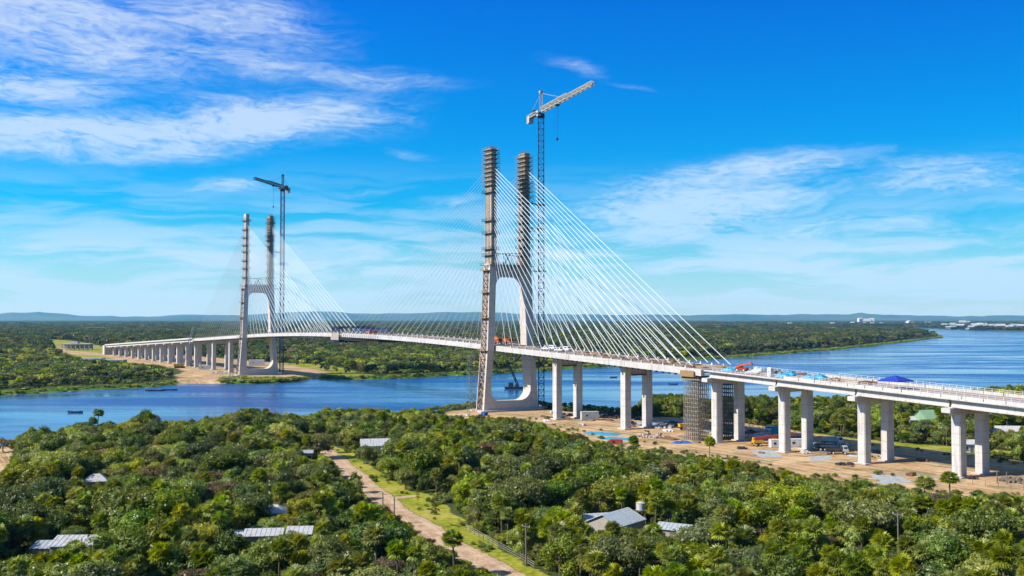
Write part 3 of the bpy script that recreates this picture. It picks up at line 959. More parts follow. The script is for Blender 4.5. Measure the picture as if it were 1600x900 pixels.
# abutment at the far end
b = MB(); x = FL; zt = fz(x) - .45
b.hexa([(x - 9, -10.9, 0), (x + 1, -10.9, 0), (x + 1, 10.9, 0), (x - 9, 10.9, 0)], [(x - 9, -10.9, zt), (x + 1, -10.9, zt), (x + 1, 10.9, zt), (x - 9, 10.9, zt)])
b.build('abutment', M_conc2, froot)

# ------------------------------------------------------------------ tower cranes
def make_crane(label, base, top_z, jib_end, cj_len, mast_w, colr, jcol, ties):
    root = thing('tower_crane', label, 'tower crane', base, 0)
    bx, by, _ = base
    j = Vector((jib_end[0] - bx, jib_end[1] - by, 0)); L = j.length; j.normalize()
    b = MB(); b.truss((0, 0, 0), (0, 0, top_z - 3), mast_w, mast_w, int((top_z - 3) / 2.9), .34, .19)
    ms = b.build('mast', colr, root)
    b = MB(); b.box((0, 0, .3), (6, 6, 1.0)); b.build('crane_base', M_conc2, root)
    b = MB(); b.box((0, 0, top_z - 2.6), (3.4, 3.4, 1.2)); b.tube((0, 0, top_z - 2), (0, 0, top_z - 1.2), 1.7, n=16)
    b.build('slewing_ring', M_steel, root)
    a = Vector((0, 0, top_z)); e = a + j * L
    b = MB(); b.truss(a + j * 1.5 + Vector((0, 0, .3)), a + j * L * .55 + Vector((0, 0, .3)), 1.9, 2.2, 12, .34, .2)
    b.truss(a + j * L * .55 + Vector((0, 0, .1)), e + Vector((0, 0, -.1)), 1.5, 1.6, 11, .28, .17)
    jb = b.build('jib', jcol, root)
    b = MB(); c = a - j * cj_len
    b.truss(a - j * 1.5, c, 2.2, 1.5, 6, .3, .18); b.box((a + c) / 2 - Vector((0, 0, .7)), (2.0, cj_len - 2, .12), Matrix.Rotation(math.atan2(j.y, j.x) - math.pi / 2, 3, 'Z'))
    b.build('counter_jib', jcol, root)
    rm = Matrix.Rotation(math.atan2(j.y, j.x), 3, 'Z')
    b = MB()
    for k in range(3): b.box(c + j * (1.0 + k * 1.1) - Vector((0, 0, 1.5)), (.95, 2.6, 3.6), rm)
    b.build('counterweight', M_conc2, root)
    b = MB(); b.box(a - j * (cj_len * .55) + Vector((0, 0, 1.2)), (3.2, 2.0, 1.9), rm); b.build('winch_housing', M_steel, root)
    b = MB(); side = Vector((-j.y, j.x, 0))
    cc = a + j * 1.6 - side * 1.9 - Vector((0, 0, 1.6)); b.box(cc, (2.3, 1.7, 2.2), rm)
    cb = b.build('cab', M_white, root)
    b = MB(); b.box(cc + j * 1.17, (.05, 1.4, 1.2), rm); b.box(cc - side * .87, (1.8, .05, 1.1), rm); b.build('window', M_glass, cb)
    ap = a + Vector((0, 0, 9.0))
    b = MB(); b.truss(a + Vector((0, 0, .5)), ap, 1.3, 1.3, 5, .24, .14); b.box(ap + Vector((0, 0, .6)), (2.0, 1.6, 1.2), rm); b.build('tower_head', jcol, root)
    b = MB(); b.bar(ap, a + j * L * .42 + Vector((0, 0, 1.4)), .12); b.bar(ap, c + j * 1.5 + Vector((0, 0, .7)), .14); b.build('pendant_bar', jcol, root)
    t = a + j * L * .34
    b = MB(); b.box(t - Vector((0, 0, 1.3)), (2.4, 1.7, .7), rm); tr_ = b.build('trolley', M_steel, root)
    b = MB()
    for q in (-.4, .4): b.bar(t + j * q - Vector((0, 0, 1.4)), t + j * q - Vector((0, 0, 17)), .07)
    b.box(t - Vector((0, 0, 17.6)), (1.0, .6, 1.2)); b.build('hook_block', M_steel, tr_)
    b = MB()
    for z, q in ties:
        q = Vector(q) - Vector((bx, by, 0))
        b.bar((0, 0, z), (q.x, q.y, z), .35); b.bar((mast_w / 2, 0, z), (q.x + 1.5, q.y - 1, z), .3)
        for sx in (-1, 1):
            b.bar((-2.1, 2.1 * sx, z), (2.1, 2.1 * sx, z), .4); b.bar((2.1 * sx, -2.1, z), (2.1 * sx, 2.1, z), .4)
    b.build('wall_tie', M_steel, root)
    return root
cb = B(0, 9.6 + 11.5); cb.x = 14.4; cb.y = 489
sh = B(0, 11.2)
make_crane('nearer and larger lattice tower crane, cream jib over right pylon shaft', (14.4, 489, 0), 146.5, (35.4, 429.0), 17.5, 2.7, M_blue, M_cream,
           [(z, (sh.x, sh.y, z)) for z in (34, 67, 88, 100)])
sh = B(T2X, 11.2)
make_crane('farther dark tower crane, jib pointing left, beside the far pylon', (-182.3, 786, 0), 148.0, (-191.5, 735.0), 12.5, 2.7, M_blue, M_steel,
           [(z, (sh.x, sh.y, z)) for z in (34, 67, 96)])

# ------------------------------------------------------------------ scaffolding
def scaffold(label, t, s, h, lx, ly, nx, ny, mat, step=1.9, planks=True, name='scaffold_tower'):
    p = B(t, s); root = thing(name, label, 'scaffolding', (p.x, p.y, 0), BR)
    b = MB(); d = MB()
    xs = [-lx / 2 + lx * i / nx for i in range(nx + 1)]; ys = [-ly / 2 + ly * i / ny for i in range(ny + 1)]
    for x in xs:
        for y in ys:
            b.bar((x, y, 0), (x, y, h), .13)
    z = step; lev = 0
    rnd = random.Random(int(t))
    while z < h:
        for y in ys: b.bar((xs[0], y, z), (xs[-1], y, z), .10)
        for x in xs: b.bar((x, ys[0], z), (x, ys[-1], z), .10)
        for i in range(nx):
            d.bar((xs[i], ys[0], z - step), (xs[i + 1], ys[0], z), .08) if (i + lev) % 2 else d.bar((xs[i + 1], ys[0], z - step), (xs[i], ys[0], z), .08)
            d.bar((xs[i], ys[-1], z - step), (xs[i + 1], ys[-1], z), .08)
        for i in range(ny):
            d.bar((xs[-1], ys[i], z - step), (xs[-1], ys[i + 1], z), .08) if (i + lev) % 2 else d.bar((xs[-1], ys[i + 1], z - step), (xs[-1], ys[i], z), .08)
            d.bar((xs[0], ys[i], z - step), (xs[0], ys[i + 1], z), .08)
        z += step; lev += 1
    b.build('frame', mat, root); d.build('brace', mat, root)
    if planks:
        q = MB(); z = step * 2
        while z < h:
            q.box((rnd.uniform(-.3, .3), rnd.uniform(-.5, .5), z + .07), (lx * rnd.uniform(.5, .95), ly * rnd.uniform(.3, .9), .07)); z += step * 2
        q.build('plank_deck', M_pole, root)
    return root
scaffold('dense falsework scaffold under the deck end, on the river side behind the white columns', 136.0, 7.2, deck_z(136) - 4.1, 7.0, 5.4, 7, 5, M_scaf, 1.5)
scaffold('dense tan grey falsework scaffold left of the white columns at the deck joint', 135.0, -7.0, deck_z(135) - 4.1, 7.2, 5.4, 7, 5, M_scaft, 1.5)
scaffold('slim green scaffold stair tower standing left of near pylon leg', -2.0, -19.3, 27.5, 2.6, 2.6, 1, 1, M_scafg, 2.0)
scaffold('slim grey scaffold stair tower beside the far pylon leg', T2X - 3, -19.3, 27.0, 2.6, 2.6, 1, 1, M_scaf, 2.0)
# timber cradle on top of the falsework
p = B(135.5, 0)
root = thing('timber_falsework', 'brown timber cradle between scaffold tops and the deck end', 'falsework', (p.x, p.y, 0), BR)
b = MB(); z0 = deck_z(135.5)
for y in (-7.0, 7.0):
    for k in range(9): b.box((-4 + k, y, z0 - 3.25), (.22, 7.4, .8))
b.build('timber_beam', M_wood, root)
b = MB()
for y in (-7.0, 7.0): b.box((0, y, z0 - 3.87), (9.4, 7, .35))
b.build('bearer', M_woody, root)
for y in (-11, 11):
    b = MB(); b.box((-1, y, z0 - 1.9), (7, .25, 2.2)); b.build('side_panel', M_woody, root)

# form traveller at mid span
t = T2X / 2; p = B(t, 0); z = deck_z(t)
root = thing('form_traveller', 'blue and brown form traveller wrapped round the deck at mid span', 'form traveller', (p.x, p.y, z), BR)
b = MB()
for y in (-11.6, 11.6):
    b.truss((-6, y, 2.4), (6, y, 2.4), 1.0, 2.0, 5, .24, .15)
    b.truss((-5.5, y, -4.6), (5.5, y, -4.6), 1.2, 1.5, 5, .3, .2)
    for x in (-5.5, 5.5): b.bar((x, y, -5), (x, y, 3.6), .28)
for x in (-5.5, 0, 5.5):
    b.truss((x, -11.6, 3.6), (x, 11.6, 3.6), .8, .9, 8, .2, .12); b.truss((x, -11.6, -4.8), (x, 11.6, -4.8), 1.0, 1.2, 8, .3, .2)
b.build('frame', M_blue, root)
b = MB()
for y in (-12.3, 12.3):
    for k in range(5): b.box((-5 + k * 2.4, y, -1.9), (2.1, .15, 4.6))
b.box((0, 0, -4.0), (11, 23, .2)); b.build('form_panel', M_dirty, root)
# second lifting gantry on the deck
t2 = T2X / 2 + 22; p = B(t2, 0); z = deck_z(t2)
root = thing('lifting_gantry', 'low blue lattice gantry on the deck right of the form traveller', 'gantry', (p.x, p.y, z), BR)
b = MB()
for y in (-6, 6):
    b.truss((-9, y, 2.2), (16, y, 2.2), .8, 1.1, 10, .17, .1)
    for x in (-8, 3, 15): b.bar((x, y, 0), (x, y, 1.8), .25)
for x in (-8, 3, 15): b.truss((x, -6, 3.2), (x, 6, 3.2), .6, .6, 5, .15, .1)
b.build('frame', M_lblue, root)
b = MB(); b.box((4, 0, 1.0), (6, 5, 1.6)); b.build('winch', M_orange, root)
# hanging maintenance scaffold under the deck
p = B(t + 14 + 20, 0); z = deck_z(t + 34)
root = thing('hanging_scaffold', 'dark hanging scaffold slung beneath the main span deck', 'scaffolding', (p.x, p.y, 0), BR)
b = MB()
for k in range(17):
    x = -24 + 3 * k; zz = deck_z(t + 34 + x)
    for y in (-11, 11): b.bar((x, y, zz - 4.0), (x, y, zz - .2), .16)
    b.bar((x, -11, zz - 4), (x, 11, zz - 4), .25)
    if k: 
        q = deck_z(t + 34 + x - 3)
        for y in (-11, 11): b.bar((x - 3, y, q - 4), (x, y, zz - 4), .2); b.bar((x - 3, y, q - 3), (x, y, zz - 3), .12)
b.build('frame', M_steel, root)
b = MB()
for k in range(16): b.box((-22.5 + 3 * k, 0, deck_z(t + 34 - 22.5 + 3 * k) - 3.85), (2.8, 21, .1))
b.build('plank_deck', M_wood, root)

# ------------------------------------------------------------------ vehicles and works plant
def wheels(root, xs, w, r, zc=None, tw=.35):
    for x in xs:
        for y in (-1, 1):
            b = MB(); b.tube((x, y * (w / 2 - tw), r), (x, y * w / 2, r), r, n=14)
            o = b.build('wheel', M_rubber, root)
            b = MB(); b.tube((x, y * (w / 2), r), (x, y * (w / 2 + .03), r), r * .55, n=10); b.build('rim', M_white, o)
def cab(root, x, L, w, z0, h, mat, bonnet=0.0):
    b = MB()
    b.hexa([(x, -w / 2, z0), (x + L, -w / 2, z0), (x + L, w / 2, z0), (x, w / 2, z0)],
           [(x + .08, -w / 2 + .08, z0 + h), (x + L - .45, -w / 2 + .08, z0 + h), (x + L - .45, w / 2 - .08, z0 + h), (x + .08, w / 2 - .08, z0 + h)])
    if bonnet: b.box((x + L + bonnet / 2, 0, z0 + h * .3), (bonnet, w * .9, h * .6))
    c = b.build('cab', mat, root)
    b = MB(); q = Matrix.Rotation(-math.atan2(.45, h), 3, 'Y')
    b.box((x + L - .2, 0, z0 + h * .68), (.05, w * .86, h * .42), q)
    for y in (-1, 1): b.box((x + L * .48, y * (w / 2 - .03), z0 + h * .66), (L * .55, .06, h * .36))
    b.build('window', M_glass, c)
    b = MB()
    for y in (-1, 1): b.box((x + L + bonnet + .02, y * w * .36, z0 + h * .18), (.06, .3, .2))
    b.build('headlight', M_white, c)
    return c
def truck(label, loc, rz, kind, cm, bm, cat='truck', L=8.0, group=None):
    root = thing('dump_truck' if kind == 'dump' else 'crane_truck' if kind == 'crane' else 'concrete_mixer_truck' if kind == 'mixer' else 'flatbed_truck', label, cat, loc, rz, group)
    b = MB(); b.box((L / 2 - .4, 0, .95), (L, .95, .3)); b.build('chassis', M_steel, root)
    wheels(root, (1.0, 2.3, L - 1.6), 2.4, .5)
    cab(root, L - 2.3, 1.9, 2.4, 1.0, 1.75, cm)
    if kind == 'dump':
        b = MB(); z = 1.15; xl, xh = 0, L - 2.6
        for y in (-1.2, 1.2): b.hexa([(xl, y - .06, z), (xh, y - .06, z), (xh, y + .06, z), (xl, y + .06, z)], [(xl - .4, y - .06 + .1 * y, z + 1.4), (xh, y - .06 + .1 * y, z + 1.6), (xh, y + .06 + .1 * y, z + 1.6), (xl - .4, y + .06 + .1 * y, z + 1.4)])
        b.box(((xl + xh) / 2, 0, z + .05), (xh - xl, 2.3, .12)); b.box((xh, 0, z + .8), (.12, 2.4, 1.6)); b.box((xl - .2, 0, z + .7), (.1, 2.4, 1.3))
        b.build('tipper_body', bm, root)
        b = MB(); b.hexa([(xl + .1, -1.1, z + .1), (xh - .1, -1.1, z + .1), (xh - .1, 1.1, z + .1), (xl + .1, 1.1, z + .1)], [(xl + 1.2, -.4, z + 1.5), (xh - 1.2, -.4, z + 1.5), (xh - 1.2, .4, z + 1.5), (xl + 1.2, .4, z + 1.5)])
        b.build('load', M_dirty, root)
    elif kind == 'mixer':
        b = MB(); x0 = .3; prof = [(0, .55), (.7, .95), (2.2, 1.25), (3.6, 1.15), (4.7, .6)]
        for (xa, ra), (xb, rb) in zip(prof[:-1], prof[1:]): b.tube((x0 + xa, 0, 2.75 - xa * .12), (x0 + xb, 0, 2.75 - xb * .12), ra, rb, 14)
        b.build('drum', bm, root)
        b = MB(); b.hexa([(-.5, -.3, 2.6), (.5, -.5, 2.9), (.5, .5, 2.9), (-.5, .3, 2.6)], [(-.6, -.5, 3.6), (.6, -.7, 3.7), (.6, .7, 3.7), (-.6, .5, 3.6)]); b.build('hopper', cm, root)
    elif kind == 'crane':
        b = MB(); b.box((1.9, 0, 1.55), (3.6, 2.3, .9)); b.box((1.2, .6, 2.4), (1.9, 1.0, 1.1)); b.build('turntable', cm, root)
        b = MB(); b.bar((.6, -.2, 2.6), (L + 4.0, -.2, 3.6), .8, .9); b.bar((L + 4.0, -.2, 3.6), (L + 6.5, -.2, 3.8), .55, .6); b.build('boom', bm, root)
        b = MB()
        for x in (.1, L - 3): b.box((x, 0, .8), (.3, 5.2, .25)); b.bar((x, -2.6, 0), (x, -2.6, .9), .25); b.bar((x, 2.6, 0), (x, 2.6, .9), .25)
        b.build('outrigger', cm, root)
    else:
        b = MB(); b.box(((L - 2.6) / 2, 0, 1.3), (L - 2.5, 2.45, .18)); b.box((L - 2.55, 0, 2.0), (.12, 2.4, 1.3))
        for y in (-1.2, 1.2):
            b.box(((L - 2.6) / 2, y, 1.62), (L - 2.6, .06, .45))
        b.build('cargo_bed', bm, root)
    return root
def pickup(label, loc, rz, mat, group=None, name='pickup_truck', cat='pickup truck', van=False):
    root = thing(name, label, cat, loc, rz, group)
    b = MB(); sec = ([(-2.5, .45), (2.4, .45), (2.5, .95), (1.5, 1.1), (.85, 1.75), (-.7, 1.78), (-.95, 1.1), (-2.5, 1.08)] if not van else [(-2.5, .4), (2.4, .4), (2.5, 1.0), (1.9, 1.3), (1.35, 2.05), (-2.4, 2.1)])
    n = len(sec)
    for y in (-.9, .9):
        b.v += [(x, y * (.9 if z > 1.5 else 1), z) for x, z in sec]
    b.f = [tuple(range(n - 1, -1, -1)), tuple(range(n, 2 * n))] + [(k, (k + 1) % n, n + (k + 1) % n, n + k) for k in range(n)]
    bd = b.build('body', mat, root)
    b = MB(); 
    for y in (-.87, .87): b.box((.1 if not van else -.4, y, 1.42 if not van else 1.6), (1.3 if not van else 3.0, .06, .4))
    b.box((1.2 if not van else 1.68, 0, 1.45 if not van else 1.7), (.05, 1.4, .5), Matrix.Rotation(-.75, 3, 'Y'))
    b.build('window', M_glass, bd)
    wheels(root, (-1.6, 1.5), 1.84, .38, tw=.22)
    return root
def crate(label, cat, name, loc, rz, dims, mat, detail='ribs', group=None):
    """site container with ribbed sides, door and roof frame"""
    root = thing(name, label, cat, loc, rz, group); l, w, h = dims
    b = MB(); b.box((0, 0, h / 2 + .1), (l, w, h)); b.box((0, 0, h + .14), (l + .12, w + .12, .12))
    for k in range(int(l / .5)):
        for y in (-1, 1): b.box((-l / 2 + .3 + k * .5, y * (w / 2 + .02), h / 2 + .1), (.2, .06, h * .88))
    bd = b.build('body', mat, root)
    b = MB(); b.box((l / 2 + .03, 0, h * .5), (.06, w * .5, h * .8)); b.build('door', M_steel, bd)
    b = MB(); b.box((-l * .2, -w / 2 - .06, h * .6), (.9, .05, .7)); b.build('window', M_glass, bd)
    return root
def tarp(label, loc, rz, l, w, h, mat, seed=0, name='tarpaulin', group=None):
    """crumpled sheet thrown over a pile"""
    rnd = random.Random(seed); b = MB(); n, k = 10, 8
    for i in range(n + 1):
        for j in range(k + 1):
            x = (i / n - .5); y = (j / k - .5); e = max(abs(x), abs(y)) * 2
            z = h * max(0, 1 - e ** 3) * (rnd.uniform(.3, 1.2) if rnd.random() < .5 else .8 + .3 * math.sin(i * 1.9 + seed) * math.cos(j * 1.7)) + .04
            b.v.append(((x + rnd.uniform(-.02, .02)) * l, (y + rnd.uniform(-.02, .02)) * w, z if e < .99 else .02))
    for i in range(n):
        for j in range(k): a = i * (k + 1) + j; b.f.append((a, a + k + 1, a + k + 2, a + 1))
    o = b.build(name, mat); o.location = loc; o.rotation_euler = (0, 0, rz)
    return tag(o, label, 'tarpaulin', group)
def heap(label, cat, name, loc, r, h, mat, seed=0, n=26, group=None, bars=False):
    """pile of blocks, bags or bars"""
    rnd = random.Random(seed); b = MB()
    for i in range(n):
        a = rnd.uniform(0, 6.28); q = r * math.sqrt(rnd.random()); z = h * (1 - q / r) * rnd.random()
        if bars: b.box((rnd.uniform(-.3, .3), q * math.sin(a) * .5, .1 + z), (r * 1.7, .22, .22), Matrix.Rotation(rnd.uniform(-.12, .12), 3, 'Z'))
        else:
            s = rnd.uniform(.4, 1.1); b.box((q * math.cos(a), q * math.sin(a), .2 + z), (s * 1.3, s, s * .7), Matrix.Rotation(a, 3, 'Z') @ Matrix.Rotation(rnd.uniform(-.3, .3), 3, 'X'))
    o = b.build(name, mat); o.location = loc; o.rotation_euler = (0, 0, rnd.uniform(0, 3) if not bars else BR)
    return tag(o, label, cat, group)

def on_deck(px, s, dz=0.01):
    t = t_at(px, s); p = B(t, s, deck_z(t) + dz); return p
# on the deck
truck('orange concrete mixer truck on the deck beside near pylon, left of its twin', on_deck(770, -3), BR, 'mixer', M_orange, M_orange, 'mixer truck', 7.6)
truck('orange dump truck on the deck between near pylon legs', on_deck(786, 2.5), BR + .05, 'dump', M_orange, M_orange, 'truck', 7.4)
for i, (px, s, lb, v) in enumerate([(842, 3, 'small dark pickup on the deck, first vehicle right of near pylon', 0), (853, -4, 'white pickup parked on the deck right of near pylon', 0), (864, 1, 'white van parked on the deck between two white pickups', 1), (874, -3.5, 'white pickup parked on the deck above first side pier', 0), (886, 2, 'white van on the deck, rightmost of the parked row', 1)]):
    pickup(lb, on_deck(px, s), BR + (.1 if i % 2 else -.08), M_navy if i == 0 else M_white, 'vehicles parked on the bridge deck', 'parked_van' if v else 'pickup_truck', 'van' if v else 'pickup truck', bool(v))
rnd = random.Random(11)
stuff_lab = 'low stack of rusty rebar and timber lying on the side span deck'
for i, px in enumerate(range(905, 1100, 9)):
    s = rnd.choice((-6.5, -4, 0, 3.5, 6.5)); p = on_deck(px, s)
    heap(stuff_lab, 'rebar stack', 'rebar_stack', p, rnd.uniform(2.2, 4.0), rnd.uniform(.4, .9), M_rust if i % 3 else M_woody, i, 12, 'material stacks on the side span deck', True)
for i, px in enumerate(range(560, 745, 13)):
    p = on_deck(px, rnd.choice((-6, 6, -3)))
    heap('small stack of timber lying on the main span deck', 'timber stack', 'timber_stack', p, rnd.uniform(1.5, 3), rnd.uniform(.3, .8), M_pole if i % 2 else M_wood, i + 40, 9, 'material stacks on the main span deck', True)
for i, (px, s, lb, l, mt) in enumerate([(1138, -5.5, 'cyan tarpaulin over a pile, first on the deck right of the joint', 5, M_cyan), (1152, 2, 'cyan tarpaulin over a low pile beside the red loader', 5.5, M_cyan),
        (1222, -5, 'cyan tarpaulin over a pile on the deck right of the white toilet cabin', 5.5, M_cyan), (1236, 3, 'smaller cyan tarpaulin pile, far side of the viaduct deck', 4, M_cyan),
        (1262, -4.5, 'wide cyan tarpaulin in the middle of the viaduct deck', 6, M_cyan), (1280, 3, 'rightmost cyan tarpaulin pile on the viaduct deck', 5, M_cyan), (1185, 5, 'grey tarpaulin pile on the deck left of the toilet cabin', 5, M_zincd)]):
    tarp(lb, on_deck(px, s), BR, l, 3.2, 1.5, mt, i, group='tarpaulin piles on the viaduct deck')
for i, (px, s, lb, mt) in enumerate([(1125, 4, 'brown timber stack on the deck joint by the cyan tarpaulins', M_woody), (1165, 6, 'timber stack on the deck behind the red loader', M_wood), (1176, -6, 'pale block stack along the viaduct edge left of the cabin', M_conc2),
        (1212, 5, 'timber stack on the deck behind the toilet cabin', M_woody), (1250, 7, 'rusty stack between two cyan tarpaulins', M_rust), (1300, 0, 'orange brown plank stack right of the tarpaulins', M_woody), (1330, -4, 'long plank stack on the deck left of the blue tent', M_dirty), (1352, 3, 'pink brown block stack left of the blue tent', M_rust)]):
    heap(lb, 'material stack', 'material_stack', on_deck(px, s), 3.0, 1.2, mt, 70 + i, 16, bars=i % 2 == 0)
# red loader on the deck
p = on_deck(1158, -2); root = thing('telescopic_loader', 'red telescopic loader with raised arm on the deck joint', 'loader', p, BR + .3)
b = MB(); b.box((0, 0, 1.0), (4.2, 2.0, .8)); b.box((-.6, .5, 1.9), (1.4, .9, 1.1)); b.build('body', M_red, root)
wheels(root, (-1.3, 1.3), 2.2, .55)
b = MB(); b.bar((-1.8, -.4, 1.6), (3.8, -.4, 3.2), .45); b.box((4.0, -.4, 2.7), (.5, 1.6, .5)); b.build('boom', M_orange, root)
# toilet cabin
p = on_deck(1203, -7.5); root = thing('portable_toilet', 'white upright toilet cabin on the viaduct deck edge', 'portable toilet', p, BR)
b = MB(); b.box((0, 0, 1.35), (1.5, 1.5, 2.7)); b.hexa([(-.8, -.8, 2.7), (.8, -.8, 2.7), (.8, .8, 2.7), (-.8, .8, 2.7)], [(-.5, -.5, 3.0), (.5, -.5, 3.0), (.5, .5, 3.0), (-.5, .5, 3.0)]); bd = b.build('body', M_white, root)
b = MB(); b.box((0, -.78, 1.3), (.9, .05, 2.1)); b.build('door', M_zinc, bd)
# blue canopy tent
p = on_deck(1398, -2.0); root = thing('canopy_tent', 'bright blue canopy tent with pointed roof on the viaduct deck', 'tent', p, BR)
b = MB(); b.poly([(-3.6, -3.6, 2.5), (3.6, -3.6, 2.5), (3.6, 3.6, 2.5), (-3.6, 3.6, 2.5), (0, 0, 4.0), (-3.6, -3.6, 2.2), (3.6, -3.6, 2.2), (3.6, 3.6, 2.2), (-3.6, 3.6, 2.2)],
                 [(0, 1, 4), (1, 2, 4), (2, 3, 4), (3, 0, 4), (0, 5, 6, 1), (1, 6, 7, 2), (2, 7, 8, 3), (3, 8, 5, 0)]); b.build('canopy', M_tblue, root)
for x in (-3.5, 3.5):
    for y in (-3.5, 3.5):
        b = MB(); b.tube((x, y, 0), (x, y, 2.4), .06); b.build('leg', M_white, root)

# on the ground of the near site
def G(px, py, z=0.0): return ground_at(px, py, z)
truck('yellow and red mobile crane truck parked left of the second viaduct pier', G(1176, 697), .12, 'crane', M_yellow, M_red, 'crane truck', 9.0)
crate('white site container just right of the red crane boom', 'container', 'site_container', G(1213, 699), .1, (4.5, 2.4, 2.5), M_white)
crate('white site container between the two columns of the second pier', 'container', 'site_container', G(1243, 698), .1, (5.2, 2.4, 2.5), M_white)
crate('light blue site cabin behind first side pier near the water', 'cabin', 'site_cabin', G(921, 656), .15, (7.5, 3, 3.4), M_zinc)
crate('white cabin left of the tan scaffold on the building site', 'cabin', 'site_cabin', G(1080, 661), .1, (4, 3, 4.0), M_white)
crate('red container at the forest edge below the blue sheets', 'container', 'site_container', G(963, 694), -.2, (4.2, 2.2, 1.5), M_red)
p = G(1211, 684); root = thing('water_tank', 'cyan round water tank left of the second pier', 'water tank', p)
b = MB(); b.tube((0, 0, 1.6), (0, 0, 4.0), 1.4, n=18); b.tube((0, 0, 4.0), (0, 0, 4.5), 1.4, .4, 18); b.build('tank', M_cyan, root)
b = MB()
for x in (-1, 1):
    for y in (-1, 1): b.bar((x, y, 0), (x, y, 1.6), .2)
b.build('stand', M_steel, root)
q_ = truck('dark blue flatbed truck standing between the second and third piers', G(1276, 704), -.25, 'flat', M_navy, M_navy, 'truck', 8.5); q_.scale = (1.15,) * 3
truck('white dump truck in the deck shade behind the dark blue truck', G(1285, 694), -.3, 'dump', M_white, M_zincd, 'truck', 7.5)
truck('yellow dump truck between the tan scaffold and second side pier', G(1062, 672), .2, 'dump', M_yellow, M_yellow, 'truck', 7.0)
truck('white mixer truck parked at the foot of the near pylon', G(862, 655), .4, 'mixer', M_white, M_zinc, 'mixer truck', 7.0)
truck('grey flatbed truck in front of the dark blue one', G(1290, 709), -.2, 'flat', M_zincd, M_steel, 'truck', 7.5)
pickup('grey pickup at the tail of the dark blue flatbed truck', G(1272, 700), .4, M_zincd)
pickup('red pickup parked under the viaduct beyond the yellow crane truck', G(1172, 678), .3, M_red)
pickup('dark pickup parked beside first side pier near the water', G(890, 652), .2, M_navy)
tarp('long teal ground sheet on the site below first side pier', G(940, 678), -.5, 14, 7, .6, M_cyan, 5)
tarp('second teal ground sheet, lower right of the long one', G(965, 686), -.4, 12, 6, .5, M_cyan, 6)
tarp('bright blue ground sheet in front of the tan scaffold', G(1066, 692), .1, 6.5, 5, .8, M_tarp, 7)
heap('pile of pale concrete blocks in front of second side pier', 'block pile', 'block_pile', G(1028, 668), 5, 1.4, M_conc2, 3, 60)
heap('long pale rubble heap left of the bright blue sheet', 'rubble heap', 'rubble_heap', G(1018, 682), 6.5, 1.3, M_dirty, 4, 70)
heap('rusty rebar bundle lying right of the rubble heap', 'rebar bundle', 'rebar_bundle', G(1046, 686), 4, .7, M_rust, 5, 26, bars=True)
heap('dark scrap pile at the river bank behind the cabin', 'scrap pile', 'scrap_pile', G(948, 650), 6, 1.8, M_steel, 6, 70)
heap('dark steel formwork pile between the two side piers', 'formwork pile', 'formwork_pile', G(975, 653), 6, 1.8, M_steel, 7, 60)
heap('grey formwork pile in the shade left of the tan scaffold', 'formwork pile', 'formwork_pile', G(1050, 663), 6, 1.2, M_scaf, 8, 60)
heap('white sacks and pipes heaped under the viaduct beyond the joint columns', 'sack pile', 'sack_pile', G(1190, 683), 6, 1.3, M_white, 9, 60)
heap('pale steel frame stack further along under the viaduct', 'steel stack', 'steel_stack', G(1174, 674), 4.5, 1.5, M_zinc, 10, 40, bars=True)
heap('brown timber pile at the foot of near pylon', 'timber pile', 'timber_pile', G(852, 652), 3, .9, M_wood, 12, 26, bars=True)
heap('scrap timber at right beyond the last pier by two poles', 'timber pile', 'timber_pile', G(1588, 752), 4.5, 1.0, M_pole, 13, 40)
heap('small dark tyre heap beside the last pier', 'rubbish heap', 'rubbish_heap', G(1518, 748), 1.4, 1.0, M_steel, 14, 14)
heap('brown bush cuttings lying on the dirt below the third pier', 'brushwood', 'brushwood', G(1424, 743), .9, .8, M_wood, 15, 12)
heap('grey block pile at the pylon foot, left end', 'block pile', 'block_pile', G(724, 650), 3, .8, M_conc, 16, 22)
crate('blue site box at the left foot of near pylon', 'tool box', 'tool_box', G(757, 649), BR, (3.0, 1.8, 1.3), M_tarp)

rnd = random.Random(77)
SM = [('small pale block pile', M_conc2, 0), ('small timber pile', M_pole, 1), ('small rusty bar bundle', M_rust, 1), ('small heap of white sacks', M_white, 0), ('small grey form stack', M_zincd, 1), ('small dark scrap heap', M_steel, 0)]
n_small = 0
while n_small < 34:
    t = rnd.uniform(40, 215); s_ = rnd.uniform(-15, 24); p = B(t, s_)
    if any(abs(t - q) < 5 and abs(abs(s_) - 6) < 5 for q in (48, 94, 136, 144, 174.6, 205.5)): continue
    lb, mt, br_ = SM[n_small % 6]
    near_p = min(((48, 'first side pier'), (94, 'second side pier'), (137, 'the deck joint scaffold'), (174.6, 'the first viaduct pier'), (205.5, 'the second viaduct pier')), key=lambda q: abs(q[0] - t))
    heap('%s %s %s' % (lb, 'on the dirt in front of' if s_ < 4 else 'on the dirt behind', near_p[1]), 'material pile', 'material_pile', p, rnd.uniform(1.2, 2.6), rnd.uniform(.4, 1.0), mt, 200 + n_small, 16, 'small material piles on the building site', bool(br_))
    n_small += 1
for (px, py, lb, kind_, mt, rz) in [(1130, 668, 'white pickup parked under the viaduct just past the joint columns', 0, M_white, .3), (1205, 674, 'white van parked beyond the cyan tank', 1, M_white, -.2), (1255, 684, 'silver pickup parked in the deck shade behind the second pier', 0, M_zinc, .1), (1012, 657, 'white pickup parked behind second side pier', 0, M_white, .5), (985, 664, 'dark pickup parked left of second side pier', 0, M_navy, .2)]:
    pickup(lb, G(px, py), rz, mt, None, 'parked_van' if kind_ else 'pickup_truck', 'van' if kind_ else 'pickup truck', bool(kind_))
